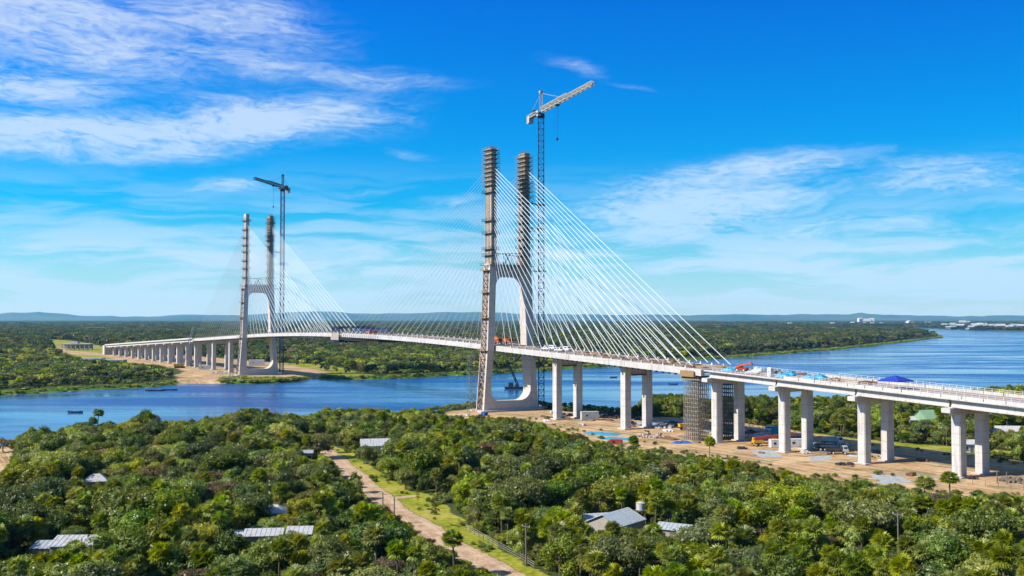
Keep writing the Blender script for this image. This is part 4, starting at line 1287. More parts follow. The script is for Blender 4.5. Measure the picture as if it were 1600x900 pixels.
# far site
def far_crane():
    p = G(281, 575); root = thing('crawler_crane', 'crawler crane with tall lattice boom beside the far viaduct', 'crawler crane', p, .25)
    b = MB()
    for y in (-2.4, 2.4): b.hexa([(-4, y - .6, 0), (4, y - .6, 0), (4, y + .6, 0), (-4, y + .6, 0)], [(-4.6, y - .6, 1.3), (4.6, y - .6, 1.3), (4.6, y + .6, 1.3), (-4.6, y + .6, 1.3)])
    b.build('crawler_track', M_steel, root)
    b = MB(); b.box((-1, 0, 2.6), (8, 4, 2.2)); b.box((1.8, -1.4, 3.0), (1.8, 1.3, 2.2)); b.build('body', M_yellow, root)
    b = MB(); b.truss((2.5, 0, 2.2), (11, 0, 36), 1.5, 1.5, 16, .3, .18); b.bar((-3, 0, 4), (11, 0, 36), .14); b.build('boom', M_zinc, root)
far_crane()
truck('blue and white lorry parked by the far viaduct crane', G(297, 573), .1, 'flat', M_white, M_navy, 'truck', 10)
crate('white shed on the far bank between the pylon legs', 'shed', 'site_shed', G(401, 571), .2, (14, 6, 5), M_white)
crate('long white shed on the far bank among trees', 'shed', 'site_shed', G(142, 566), -.1, (26, 9, 4), M_zinc)
crate('grey blue shed right of the long white shed on the far bank', 'shed', 'site_shed', G(176, 568), .05, (24, 10, 3.6), M_zincd)
crate('low white cabin at the foot of the far side piers', 'cabin', 'site_cabin', G(322, 577), .1, (12, 4, 3), M_zinc)
p = G(121, 547); root = thing('concrete_building', 'unfinished flat roofed concrete building on columns, far left bank', 'building', p, .15)
b = MB(); b.box((0, 0, 8.6), (38, 20, 1.2)); b.box((0, 4, 5), (34, 10, 6)); b.build('roof_slab', M_conc2, root)
b = MB()
for k in range(7):
    for y in (-9, 9): b.box((-17.5 + k * 5.8, y, 4), (1.1, 1.1, 8))
b.build('column', M_conc2, root)
b = MB(); b.hexa([(-8, -6, 9.2), (2, -6, 9.2), (2, 6, 9.2), (-8, 6, 9.2)], [(-7, -5, 11.5), (1, -5, 11.5), (1, 5, 11.5), (-7, 5, 11.5)]); b.build('roof_room', M_wall, root)
heap('sandy spoil heap by the far pylon foot', 'spoil heap', 'spoil_heap', G(360, 590), 9, 2, M_dirty, 21, 80)
heap('pale materials heap beneath the far side piers', 'materials heap', 'materials_heap', G(345, 583), 8, 1.8, M_conc2, 22, 60)

# ------------------------------------------------------------------ boats
def hull(b, L, w, h):
    n = 9; pts = []
    for i in range(n + 1):
        u = i / n; x = (u - .5) * L; ww = w / 2 * (1 - abs(2 * u - 1) ** 2.6) ** .6 if 0 < i < n else .03
        sh = .25 * h * abs(2 * u - 1) ** 2
        pts += [(x, -ww, h + sh), (x, -ww * .7, 0), (x, ww * .7, 0), (x, ww, h + sh), (x, ww * .85, h + sh), (x, ww * .6, .25 * h), (x, -ww * .6, .25 * h), (x, -ww * .85, h + sh)]
    o = len(b.v); b.v += pts
    for i in range(n):
        for k in range(8): a = o + i * 8; b.f.append((a + k, a + 8 + k, a + 8 + (k + 1) % 8, a + (k + 1) % 8))
def boat(label, px, py, L, rz, mat, group=None):
    p = ground_at(px, py, WZ - .1); root = thing('boat', label, 'boat', p, rz, group)
    b = MB(); hull(b, L, L * .24, .7); b.build('hull', mat, root)
    for k in (-.22, 0, .22):
        b = MB(); b.box((k * L, 0, .42), (.35, L * .19, .06)); b.build('bench', M_wood, root)
    b = MB(); b.box((-L * .5, 0, .8), (.35, .35, .6)); b.bar((-L * .5 - .1, 0, .6), (-L * .5 - .2, 0, -.2), .12); b.build('outboard_motor', M_steel, root)
    return root
def person(label, loc, rz, shirt, group=None, seat=True):
    me = bpy.data.meshes.new('person')
    J = [(0, 0, .45), (0, 0, .70), (0, 0, .95), (0, 0, 1.05), (.02, 0, 1.2), (.02, 0, 1.28),
         (.0, .19, .93), (.10, .24, .70), (.30, .16, .62), (.0, -.19, .93), (.10, -.24, .70), (.30, -.16, .62),
         (.05, .11, .44), (.45, .12, .48), (.48, .12, .08), (.6, .12, .05), (.05, -.11, .44), (.45, -.12, .48), (.48, -.12, .08), (.6, -.12, .05)]
    if not seat:
        for k, z in ((12, .44), (13, .0), (14, -.42), (15, -.45), (16, .44), (17, 0), (18, -.42), (19, -.45)):
            J[k] = (.02 if k not in (15, 19) else .16, J[k][1], z)
    E = [(0, 1), (1, 2), (2, 3), (3, 4), (4, 5), (2, 6), (6, 7), (7, 8), (2, 9), (9, 10), (10, 11), (0, 12), (12, 13), (13, 14), (14, 15), (0, 16), (16, 17), (17, 18), (18, 19)]
    rad = [.15, .15, .16, .07, .11, .09, .075, .055, .04, .075, .055, .04, .1, .075, .055, .05, .1, .075, .055, .05]
    me.from_pydata(J, E, []); o = bpy.data.objects.new('person', me); col.objects.link(o)
    sk = o.modifiers.new('skin', 'SKIN')
    for v, r in zip(me.skin_vertices[0].data, rad): v.radius = (r, r)
    me.skin_vertices[0].data[0].use_root = True
    sb = o.modifiers.new('sub', 'SUBSURF'); sb.levels = 1; sb.render_levels = 1
    dg = bpy.context.evaluated_depsgraph_get()
    nm = bpy.data.meshes.new_from_object(o.evaluated_get(dg)); o.modifiers.clear(); o.data = nm
    nm.materials.clear(); nm.materials.append(shirt); nm.materials.append(M_skin); nm.materials.append(M_steel)
    for pl in nm.polygons:
        c = pl.center
        pl.material_index = 1 if c.z > 1.03 or (c.x > .2 and .5 < c.z < .72) else (0 if c.z > .55 else 2)
    nm.polygons.foreach_set('use_smooth', [True] * len(nm.polygons))
    o.location = loc; o.rotation_euler = (0, 0, rz)
    b = MB(); b.tube((.0, 0, 1.27), (.0, 0, 1.36), .13, .09, 10); b.build('hat', shirt, o)
    return tag(o, label, 'person', group)
bo = boat('long dark open boat with three people on the left river reach', 118, 645, 7.2, .02, M_hull)
for k, (dx, mt, lb) in enumerate(((-2.3, M_tarp, 'person in blue seated at the stern of the dark boat'), (0, M_white, 'person in white seated amidships in the dark boat'), (2.1, M_red, 'person in red seated at the bow of the dark boat'))):
    person(lb, (bo.location.x + dx, bo.location.y, WZ + .0), .02, mt)
boat('small dark boat on the river seen left of second side pier', 959, 590, 5.5, .2, M_hull)
boat('small dark boat on the river seen right of second side pier', 1052, 601, 6.5, -.1, M_navy)
boat('dark boat close to the left far bank', 243, 611, 12, .1, M_hull)
boat('dark boat beside the left far bank nearer the pylon', 265, 610, 10, .05, M_hull)
boat('white boat drawn up at the near bank left of the pylon', 650, 648, 5, .3, M_white)
boat('small white boat on the near bank by the pylon approach', 632, 645, 4, -.2, M_white)
# crane barge
p = ground_at(803, 608, WZ - .3); root = thing('crane_barge', 'dark crane barge moored in the river between near pylon legs', 'barge', p, .1)
b = MB(); b.hexa([(-5.4, -3, 0), (5.4, -3, 0), (5.4, 3, 0), (-5.4, 3, 0)], [(-6.4, -3.2, 1.6), (6.4, -3.2, 1.6), (6.4, 3.2, 1.6), (-6.4, 3.2, 1.6)]); b.build('hull', M_hull, root)
b = MB(); b.box((-2, 0, 3), (3.2, 2.6, 2.6)); b.box((2, 0, 2.4), (2.4, 2.2, 1.6)); b.build('cabin', M_navy, root)
b = MB(); b.truss((2.6, 0, 2.5), (-5.0, -2, 19), 1.0, 1.0, 9, .26, .16); b.bar((3.2, 0, 3), (-5.0, -2, 19), .12); b.build('boom', M_steel, root)

# ------------------------------------------------------------------ houses in the trees
HOUSES = []
def house(label, px, py, L, W, H, rz, roofmat, wallmat=None, kind='gable', rh=1.3, z_eave=2.8):
    """px,py: where the middle of the roof shows; the house stands under it"""
    p = ground_at(px, py, z_eave + rh * .5); p.z = 0
    root = thing('house', label, 'house', p, rz)
    wallmat = wallmat or M_wall
    b = MB(); l, w = L - .8, W - .8
    if kind == 'gable':
        b.v = [(-l / 2, -w / 2, 0), (l / 2, -w / 2, 0), (l / 2, w / 2, 0), (-l / 2, w / 2, 0), (-l / 2, -w / 2, z_eave), (l / 2, -w / 2, z_eave), (l / 2, w / 2, z_eave), (-l / 2, w / 2, z_eave), (-l / 2, 0, z_eave + rh - .1), (l / 2, 0, z_eave + rh - .1)]
        b.f = [(0, 1, 5, 4), (2, 3, 7, 6), (1, 2, 6, 9, 5), (3, 0, 4, 8, 7)]
    else: b.box((0, 0, z_eave / 2), (l, w, z_eave))
    wl = b.build('wall', wallmat, root)
    b = MB(); t = .09
    if kind == 'gable':
        for s in (-1, 1):
            b.hexa([(-L / 2, s * W / 2, z_eave - .1), (L / 2, s * W / 2, z_eave - .1), (L / 2, 0, z_eave + rh), (-L / 2, 0, z_eave + rh)][::s],
                   [(-L / 2, s * W / 2, z_eave - .1 + t), (L / 2, s * W / 2, z_eave - .1 + t), (L / 2, 0, z_eave + rh + t), (-L / 2, 0, z_eave + rh + t)][::s])
        for k in range(int(L / .9)):
            x = -L / 2 + .45 + k * .9
            for s in (-1, 1): b.bar((x, s * W / 2, z_eave - .04 + t), (x, 0, z_eave + rh + t + .04), .08)
    elif kind == 'hip':
        a = min(W, L) * .35
        b.v = [(-L / 2, -W / 2, z_eave), (L / 2, -W / 2, z_eave), (L / 2, W / 2, z_eave), (-L / 2, W / 2, z_eave), (-L / 2 + a, 0, z_eave + rh), (L / 2 - a, 0, z_eave + rh)]
        b.f = [(0, 1, 5, 4), (1, 2, 5), (2, 3, 4, 5), (3, 0, 4), (3, 2, 1, 0)]
    else:   # mono pitch
        b.hexa([(-L / 2, -W / 2, z_eave), (L / 2, -W / 2, z_eave), (L / 2, W / 2, z_eave + rh), (-L / 2, W / 2, z_eave + rh)], [(-L / 2, -W / 2, z_eave + t), (L / 2, -W / 2, z_eave + t), (L / 2, W / 2, z_eave + rh + t), (-L / 2, W / 2, z_eave + rh + t)])
        for k in range(int(L / .9)):
            x = -L / 2 + .45 + k * .9; b.bar((x, -W / 2, z_eave + t + .02), (x, W / 2, z_eave + rh + t + .02), .08)
    b.build('roof', roofmat, root)
    b = MB(); b.box((-l * .1, -w / 2 - .03, 1.05), (.95, .08, 2.1)); b.build('door', M_pole, root)
    for k in (-.35, .25):
        b = MB(); b.box((l * k, -w / 2 - .03, 1.5), (1.1, .08, 1.0)); wd = b.build('window', M_glass, root)
        b = MB(); b.box((l * k, -w / 2 - .06, .95), (1.3, .16, .08)); b.build('sill', M_conc2, wd)
    HOUSES.append((p.x, p.y, max(L, W) / 2, px, py, L, W, rz, z_eave + rh))
    return root
house('small house with pointed white hip roof at left among trees', 150, 745, 6.0, 6.0, 3, .35, M_zinc, kind='hip', rh=1.6, z_eave=3.0)
house('large white zinc roofed house at lower left', 128, 845, 10.5, 5.0, 3, .06, M_zinc, kind='mono', rh=1.0, z_eave=3.2)
house('pale zinc lean-to roof touching the left end of the large house', 74, 851, 5.0, 3.6, 3, .06, M_zincd, kind='mono', rh=.7, z_eave=2.8)
house('low house with rounded blue grey roof left of the dirt road', 427, 793, 5.6, 6.5, 3, .2, M_zinc, kind='hip', rh=1.3, z_eave=3.0)
house('long white zinc roofed house below the rounded grey roof', 412, 832, 7.4, 3.4, 3, .12, M_zinc, kind='mono', rh=.8, z_eave=3.0)
house('short white zinc roof at right end of the long low house', 468, 829, 5.0, 3.8, 3, .10, M_zinc, kind='mono', rh=.8, z_eave=3.2)
house('white walled house amid trees above the dirt road', 587, 690, 10.0, 8.0, 3, .2, M_zinc, M_white, kind='gable', rh=1.8, z_eave=3.2)
house('grey zinc gabled house right of centre near the round water tank', 962, 806, 10.0, 8.5, 3, .9, M_zincd, kind='gable', rh=1.8, z_eave=3.4)
house('low blue grey zinc roof left of the gabled grey house', 935, 808, 6.5, 5.0, 3, .3, M_zincd, kind='mono', rh=.5, z_eave=3.0)
house('long narrow blue grey zinc roof right of the gabled grey house', 1058, 824, 8.5, 2.6, 3, -.5, M_zincd, kind='mono', rh=.9, z_eave=2.6)
house('small white roofed hut in the scrub in front of the building site', 1030, 744, 5.2, 3.5, 3, 0, M_zinc, kind='mono', rh=.6, z_eave=2.6)
house('green roofed barn in the trees behind the viaduct', 1447, 647, 7.5, 9.0, 3, .35, M_greenr, M_greenr, kind='gable', rh=3.2, z_eave=3.6)
house('white house left of the green barn behind the viaduct', 1427, 653, 6.5, 5.0, 3, .2, M_zinc, kind='gable', rh=1.3)
house('long white roofed house right of the last pier behind trees', 1575, 669, 15.0, 7.0, 3, -.15, M_zinc, M_white, kind='gable', rh=1.6)
house('low white house seen between the columns of the last pier', 1517, 690, 8.0, 5.0, 3, 0, M_zinc, M_white, kind='gable', rh=1.2)
house('small grey roofed hut just left of the upper dirt road', 478, 706, 4.5, 4.0, 3, .2, M_zincd, kind='mono', rh=.5)
house('small hut with white roof in scrub at the lower left edge of the long roof', 372, 834, 4.5, 4.0, 3, .3, M_zinc, kind='mono', rh=.5)
# house water tank on a stand
p = ground_at(1001, 791, 5.3); p.z = 0
root = thing('water_tank', 'grey round water tank on posts behind the gabled grey house', 'water tank', p)
b = MB(); b.tube((0, 0, 4.6), (0, 0, 6.0), .9, n=18); b.tube((0, 0, 6.0), (0, 0, 6.25), .95, .35, 18); b.build('tank', M_zinc, root)
b = MB()
for x in (-.7, .7):
    for y in (-.7, .7): b.bar((x, y, 0), (x, y, 4.6), .16)
b.box((0, 0, 4.55), (1.9, 1.9, .12)); b.build('stand', M_pole, root)
HOUSES.append((p.x, p.y, 1.5, 1001, 791, 2, 2, 0, 6))

# town across the water at the right horizon
rnd = random.Random(8)
TOWN = [(1352, 502, 95, 32, 'broad white grain store on the far horizon, biggest of the town'), (1344, 502, 40, 40, 'tall white silo block left end of the broad white store'), (1362, 502, 42, 36, 'white silo block right end of the broad white store'),
        (1234, 505, 34, 18, 'small white building in the far forest left of the town'), (1504, 503, 55, 24, 'white block on the far bank in the right part of the town'), (1512, 503, 34, 20, 'cream block beside the white block of the far town'), (1420, 504, 26, 30, 'slim pale tower block at the middle of the far town')]
for px, py, w, h, lb in TOWN:
    p = ground_at(px, py + 3.0, 0)
    k = p.y / 9000.0
    root = thing('town_building', lb, 'building', p, rnd.uniform(-.3, .3))
    b = MB(); b.box((0, 0, h * k / 2), (w * k, 30 * k, h * k)); wl = b.build('wall', M_white, root)
    b = MB(); b.hexa([(-w * k / 2, -16 * k, h * k), (w * k / 2, -16 * k, h * k), (w * k / 2, 16 * k, h * k), (-w * k / 2, 16 * k, h * k)], [(-w * k / 2, -2 * k, h * k * 1.25), (w * k / 2, -2 * k, h * k * 1.25), (w * k / 2, 2 * k, h * k * 1.25), (-w * k / 2, 2 * k, h * k * 1.25)]); b.build('roof', M_zinc, root)
    b = MB()
    for q in range(5): b.box(((q - 2) * w * k / 6, -15 * k - .4, h * k * .5), (w * k / 14, .5, h * k * .25))
    b.build('window', M_glass, wl)
def town_block(name):
    root = thing(name, 'low pale house in the far riverside town', 'house', (0, 0, 0), 0, 'houses of the far town')
    b = MB(); b.box((0, 0, 4), (16, 14, 8)); b.build('wall', M_pole, root)
    b = MB(); b.hexa([(-8.8, -8, 8), (8.8, -8, 8), (8.8, 8, 8), (-8.8, 8, 8)], [(-8.8, -.3, 12), (8.8, -.3, 12), (8.8, .3, 12), (-8.8, .3, 12)]); b.build('roof', M_zincd, root)
    return root
proto = town_block('town_house'); first = True
for i in range(70):
    px = rnd.uniform(1300, 1600) if i < 22 else rnd.uniform(1470, 1640); py = rnd.uniform(505.5, 508) if px < 1460 else rnd.uniform(510, 515.6)
    p = ground_at(px, py, 0); o = proto if first else copy_tree(proto); first = False
    o.location = p; o.rotation_euler = (0, 0, rnd.uniform(-1, 1)); s = rnd.uniform(.8, 1.9); o.scale = (s, s, s * rnd.uniform(.7, 1.1))

# ------------------------------------------------------------------ poles and fences
def pole(label, px, py, h, arm=True, name='utility_pole', cat='utility pole', group=None):
    p = ground_at(px, py, 0); root = thing(name, label, cat, p, -.7, group)
    b = MB(); b.tube((0, 0, 0), (0, 0, h), .17, .11, 8); b.build('post', M_pole, root)
    if arm:
        b = MB(); b.box((0, 0, h - .5), (1.9, .12, .14)); b.build('crossarm', M_pole, root)
        b = MB()
        for x in (-.8, 0, .8): b.tube((x, 0, h - .43), (x, 0, h - .2), .06, n=6)
        b.build('insulator', M_white, root)
    return root
pole('pale utility pole at the left edge of the dirt road by the side track', 598, 820, 7.0)
pole('shorter post at the right edge of the dirt road by the side track', 616, 806, 4.2, False)
pole('wooden utility pole at lower centre beside the fence', 822, 885, 7.5)
pole('pale pole at lower left in front of the large zinc house', 127, 896, 6.0, False)
pole('pale gate post at right beyond last pier, left of two', 1558, 756, 3.6, False, 'gate_post', 'post')
pole('pale gate post at right beyond last pier, right of two', 1573, 757, 3.4, False, 'gate_post', 'post')
pole('slim wooden utility pole in the lower right forest', 1404, 895, 10.5)
pole('utility pole at the lower edge right of the dirt road end', 1578, 870, 6.5)
def fence(label, pts, h=1.3, step=2.5):
    P = [ground_at(x, y, 0) for x, y in pts]
    root = thing('wire_fence', label, 'fence', P[0]); o = P[0]
    posts = MB(); wire = MB(); prev = None
    for a, c in zip(P[:-1], P[1:]):
        n = max(1, int((c - a).length / step))
        for k in range(n):
            q = a.lerp(c, k / n) - o; pb = MB(); pb.tube(q, q + Vector((0, 0, h)), .08, .07, 6); pb.build('fence_post', M_pole, root)
            if prev is not None:
                for z in (.4, .8, 1.2): wire.bar(prev + Vector((0, 0, z)), q + Vector((0, 0, z)), .03)
            prev = q
    wire.build('wire', M_zinc, root)
fence('wire fence on wooden posts right of the dirt road at lower centre', [(728, 828), (770, 852), (815, 876), (845, 896)])
fence('pole fence across the site at the right edge of the picture', [(1500, 755), (1560, 762), (1640, 770)], 1.5)

# ------------------------------------------------------------------ vegetation
rs = np.random.RandomState(12)
def leaf_quads(C, Nrm, size, rs, fold=.35, asp=.7):
    """small folded leaf sprays at C facing roughly Nrm"""
    n = len(C)
    Nrm = Nrm + rs.normal(0, .45, (n, 3)); Nrm /= np.linalg.norm(Nrm, axis=1)[:, None]
    t = rs.normal(0, 1, (n, 3)); t -= (t * Nrm).sum(1)[:, None] * Nrm; t /= np.linalg.norm(t, axis=1)[:, None]
    bt = np.cross(Nrm, t)
    s = size * rs.uniform(.6, 1.35, n)[:, None]
    v = np.stack([C - t * s, C - bt * s * asp - Nrm * s * fold, C + t * s, C + bt * s * asp - Nrm * s * fold], 1)
    return v.reshape(-1, 3)
def crown_points(rs, lobes, per, up_bias=.25):
    Cs, Ns = [], []
    L = np.array([l[0] for l in lobes]); Rr = np.array([l[1] for l in lobes])
    for c, r in lobes:
        n = int(per * r * r)
        d = rs.normal(0, 1, (n, 3)); d[:, 2] += up_bias; d /= np.linalg.norm(d, axis=1)[:, None]
        rr = r * rs.uniform(.68, 1.28, n)
        p = c + d * rr[:, None] * np.array([1, 1, .85])
        dist = np.linalg.norm((p[:, None, :] - L[None]) , axis=2) / Rr[None]
        keep = (dist < .72).sum(1) == 0
        Cs.append(p[keep]); Ns.append(d[keep])
    return np.concatenate(Cs), np.concatenate(Ns)
def ico(c, r, rs):
    phi = (1 + 5 ** .5) / 2
    v = np.array([(-1, phi, 0), (1, phi, 0), (-1, -phi, 0), (1, -phi, 0), (0, -1, phi), (0, 1, phi), (0, -1, -phi), (0, 1, -phi), (phi, 0, -1), (phi, 0, 1), (-phi, 0, -1), (-phi, 0, 1)], float)
    v = v / np.linalg.norm(v, axis=1)[:, None] * r * rs.uniform(.85, 1.1, (12, 1)) + c
    f = [(0, 11, 5), (0, 5, 1), (0, 1, 7), (0, 7, 10), (0, 10, 11), (1, 5, 9), (5, 11, 4), (11, 10, 2), (10, 7, 6), (7, 1, 8), (3, 9, 4), (3, 4, 2), (3, 2, 6), (3, 6, 8), (3, 8, 9), (4, 9, 5), (2, 4, 11), (6, 2, 10), (8, 6, 7), (9, 8, 1)]
    return v, f
def mesh_from(name, parts, mats):
    """parts: list of (verts, faces, material index)"""
    V = []; Fc = []; mi = []
    o = 0
    for v, f, m_ in parts:
        V += [tuple(x) for x in v]; Fc += [tuple(i + o for i in q) for q in f]; mi += [m_] * len(f); o += len(v)
    me = bpy.data.meshes.new(name); me.from_pydata(V, [], Fc); me.update()
    for m_ in mats: me.materials.append(m_)
    me.polygons.foreach_set('material_index', mi)
    return me
def quads_faces(v): return [(4 * i, 4 * i + 1, 4 * i + 2, 4 * i + 3) for i in range(len(v) // 4)]

def broadleaf(seed, R0, H, nl, per, size, style='round'):
    """returns crown (verts, faces), trunk (verts, faces); unit: metres"""
    rs = np.random.RandomState(seed)
    lobes = []
    zc = H * .62
    for k in range(nl):
        a = 2 * math.pi * (k * .618 + rs.uniform(-.1, .1)); q = R0 * math.sqrt((k + .4) / nl) * .72
        if style == 'flat': z = H * .78 + rs.uniform(-.08, .08) * H - .12 * H * (q / R0) ** 2
        elif style == 'tall': z = zc + (1 - (q / R0) ** 1.5) * H * .22 * rs.uniform(.2, 1.2) - rs.uniform(0, .22) * H
        else: z = zc + (1 - (q / R0) ** 2) * H * .20 * rs.uniform(.6, 1.2) - rs.uniform(0, .16) * H
        r = R0 * rs.uniform(.16, .36) * (1.15 if q < R0 * .3 else 1)
        lobes.append((np.array([q * math.cos(a), q * math.sin(a), z]), r))
    # low skirts
    for k in range(nl // 3):
        a = rs.uniform(0, 6.28); q = R0 * rs.uniform(.35, .75)
        lobes.append((np.array([q * math.cos(a), q * math.sin(a), H * rs.uniform(.28, .45)]), R0 * rs.uniform(.2, .32)))
    P, Nr = crown_points(rs, lobes, per)
    v = leaf_quads(P, Nr, size, rs)
    parts = [(v, quads_faces(v))]
    cv, cf = [], []
    for c, r in lobes:
        a, f = ico(c, r * .66, rs); o = len(cv); cv += list(a); cf += [tuple(i + o for i in q) for q in f]
    parts.append((cv, cf))
    t = MB(); t.tube((0, 0, -.3), (0, 0, H * .3), .05 * H * .55, .035 * H * .6, 7)
    for c, r in lobes[:nl:2]: t.tube((0, 0, H * .27), tuple(c), .02 * H * .7, .012 * H * .4, 5)
    return parts, (t.v, t.f)
def palm(seed, H, Rc, nf, blades=9):
    rs = np.random.RandomState(seed); v = []; f = []; dv = []; df = []
    top = np.array([rs.uniform(-.3, .3), rs.uniform(-.3, .3), H])
    for k in range(nf):
        u = (k + .5) / nf; el = math.radians(84 - 138 * u ** .9) + rs.uniform(-.2, .2); az = k * 2.4 + rs.uniform(-.2, .2)
        d = np.array([math.cos(el) * math.cos(az), math.cos(el) * math.sin(az), math.sin(el)])
        side = np.cross(d, [0, 0, 1.0]); side /= np.linalg.norm(side) + 1e-9
        upv = np.cross(side, d)
        dead = el < math.radians(-32)
        V, FF = (dv, df) if dead else (v, f)
        L = Rc * (.5 if not dead else .3) * rs.uniform(.75, 1.15); c = top + d * L
        o = len(V); w = .03
        V += [top - side * w, top + side * w, c + side * w, c - side * w]; FF.append((o, o + 1, o + 2, o + 3))
        rl = Rc * rs.uniform(.5, .66) * (1 if not dead else .8)
        for b_ in range(blades):
            a0 = math.radians(-115 + 230 * (b_ + .5) / blades)
            droop = -.38 * abs(math.sin(a0)) - .16 + rs.uniform(-.1, .1)
            e = d * math.cos(a0) + side * math.sin(a0) + upv * (droop if not dead else -.05)
            pr = -d * math.sin(a0) + side * math.cos(a0)
            m_ = c + e * rl * .6; tip = c + e * rl - np.array([0, 0, .12 * rl])
            hw = rl * .13
            o = len(V); V += [c, m_ + pr * hw, tip, m_ - pr * hw]; FF.append((o, o + 1, o + 2, o + 3))
    t = MB(); n = 5
    prev = Vector((0, 0, -.3))
    for k in range(1, n + 1):
        q = Vector((top[0] * (k / n) ** 2, top[1] * (k / n) ** 2, H * k / n)); t.tube(prev, q, .17 - .01 * k, .16 - .01 * k, 7); prev = q
    return (v, f), (dv, df), (t.v, t.f)

def parts_join(pl):
    V = []; Fc = []
    for v, f in pl:
        o = len(V); V += list(v); Fc += [tuple(i + o for i in q) for q in f]
    return V, Fc
KINDS_T = {  # adjective, material, builder arguments
    'olive': ('olive green', L_olive), 'dark': ('dark green', L_dark), 'yellow': ('yellow green', L_yel), 'grey': ('grey green', L_grey), 'brown': ('brownish', L_brown), 'fdark': ('dark', L_fdark), 'folive': ('olive', L_folive)}
SHAPES = [(101, 3.4, 6.6, 22, 150, .17, 'round'), (102, 3.0, 7.4, 19, 150, .17, 'tall'), (103, 3.9, 6.2, 26, 140, .18, 'flat'), (104, 2.6, 5.2, 14, 160, .16, 'round'), (105, 4.2, 7.8, 32, 130, .19, 'round'), (106, 3.3, 6.8, 18, 120, .18, 'tall')]
shapes = [broadleaf(*a) for a in SHAPES]
BL = {}     # (shape, kind) -> crown mesh ; trunk mesh
trunk_me = []
for i, (cr, tk) in enumerate(shapes):
    trunk_me.append(mesh_from('trunk', [(tk[0], tk[1], 0)], [M_bark]))
def crown_mesh(i, kind):
    if (i, kind) not in BL:
        v, f = parts_join(shapes[i][0]); BL[(i, kind)] = mesh_from('crown', [(v, f, 0)], [KINDS_T[kind][1]])
    return BL[(i, kind)]
palms = [palm(201, 6.4, 1.95, 44, 10), palm(202, 7.6, 1.8, 40, 10), palm(203, 5.2, 2.05, 46, 10), palm(204, 4.0, 1.75, 38, 10)]
palm_me = []
for cv, dv, tv in palms:
    palm_me.append((mesh_from('crown', [(cv[0], cv[1], 0)], [L_palm]), mesh_from('dead_fronds', [(dv[0], dv[1], 0)], [L_dead]), mesh_from('trunk', [(tv[0], tv[1], 0)], [M_bark])))

# instance sources for the mass of trees: kept out of the scene, one mesh each
src = bpy.data.collections.new('tree_kinds')
VAR = {}
def add_src(key, me):
    VAR[key] = len(VAR)
    o = bpy.data.objects.new('k%03d' % VAR[key], me); src.objects.link(o)
combos = [(0, 'olive'), (1, 'dark'), (2, 'olive'), (3, 'yellow'), (4, 'dark'), (5, 'grey'), (3, 'brown'), (0, 'dark'), (2, 'grey'), (1, 'yellow'), (4, 'olive'), (5, 'olive'), (2, 'brown')]
for (i, k) in combos:
    v, f = parts_join(shapes[i][0]); tk = shapes[i][1]
    add_src((i, k), mesh_from('broadleaf', [(v, f, 0), (tk[0], tk[1], 1)], [KINDS_T[k][1], M_bark]))
for i, (cv, dv, tv) in enumerate(palms):
    add_src(('palm', i), mesh_from('palm', [(cv[0], cv[1], 0), (dv[0], dv[1], 1), (tv[0], tv[1], 2)], [L_palm, L_dead, M_bark]))
# light far versions
far_shapes = [broadleaf(301, 3.6, 6.6, 9, 22, .52, 'round'), broadleaf(302, 3.2, 7.2, 8, 22, .52, 'tall'), broadleaf(303, 4.0, 6.2, 10, 22, .55, 'flat'), broadleaf(304, 3.8, 6.8, 9, 18, .6, 'round')]
far_combos = [(0, 'fdark'), (1, 'fdark'), (2, 'folive'), (3, 'folive'), (1, 'folive'), (2, 'fdark'), (0, 'yellow'), (3, 'brown'), (2, 'olive'), (3, 'dark')]
for (i, k) in far_combos:
    v, f = parts_join(far_shapes[i][0])
    add_src(('far', i, k), mesh_from('far_tree', [(v, f, 0)], [KINDS_T[k][1]]))

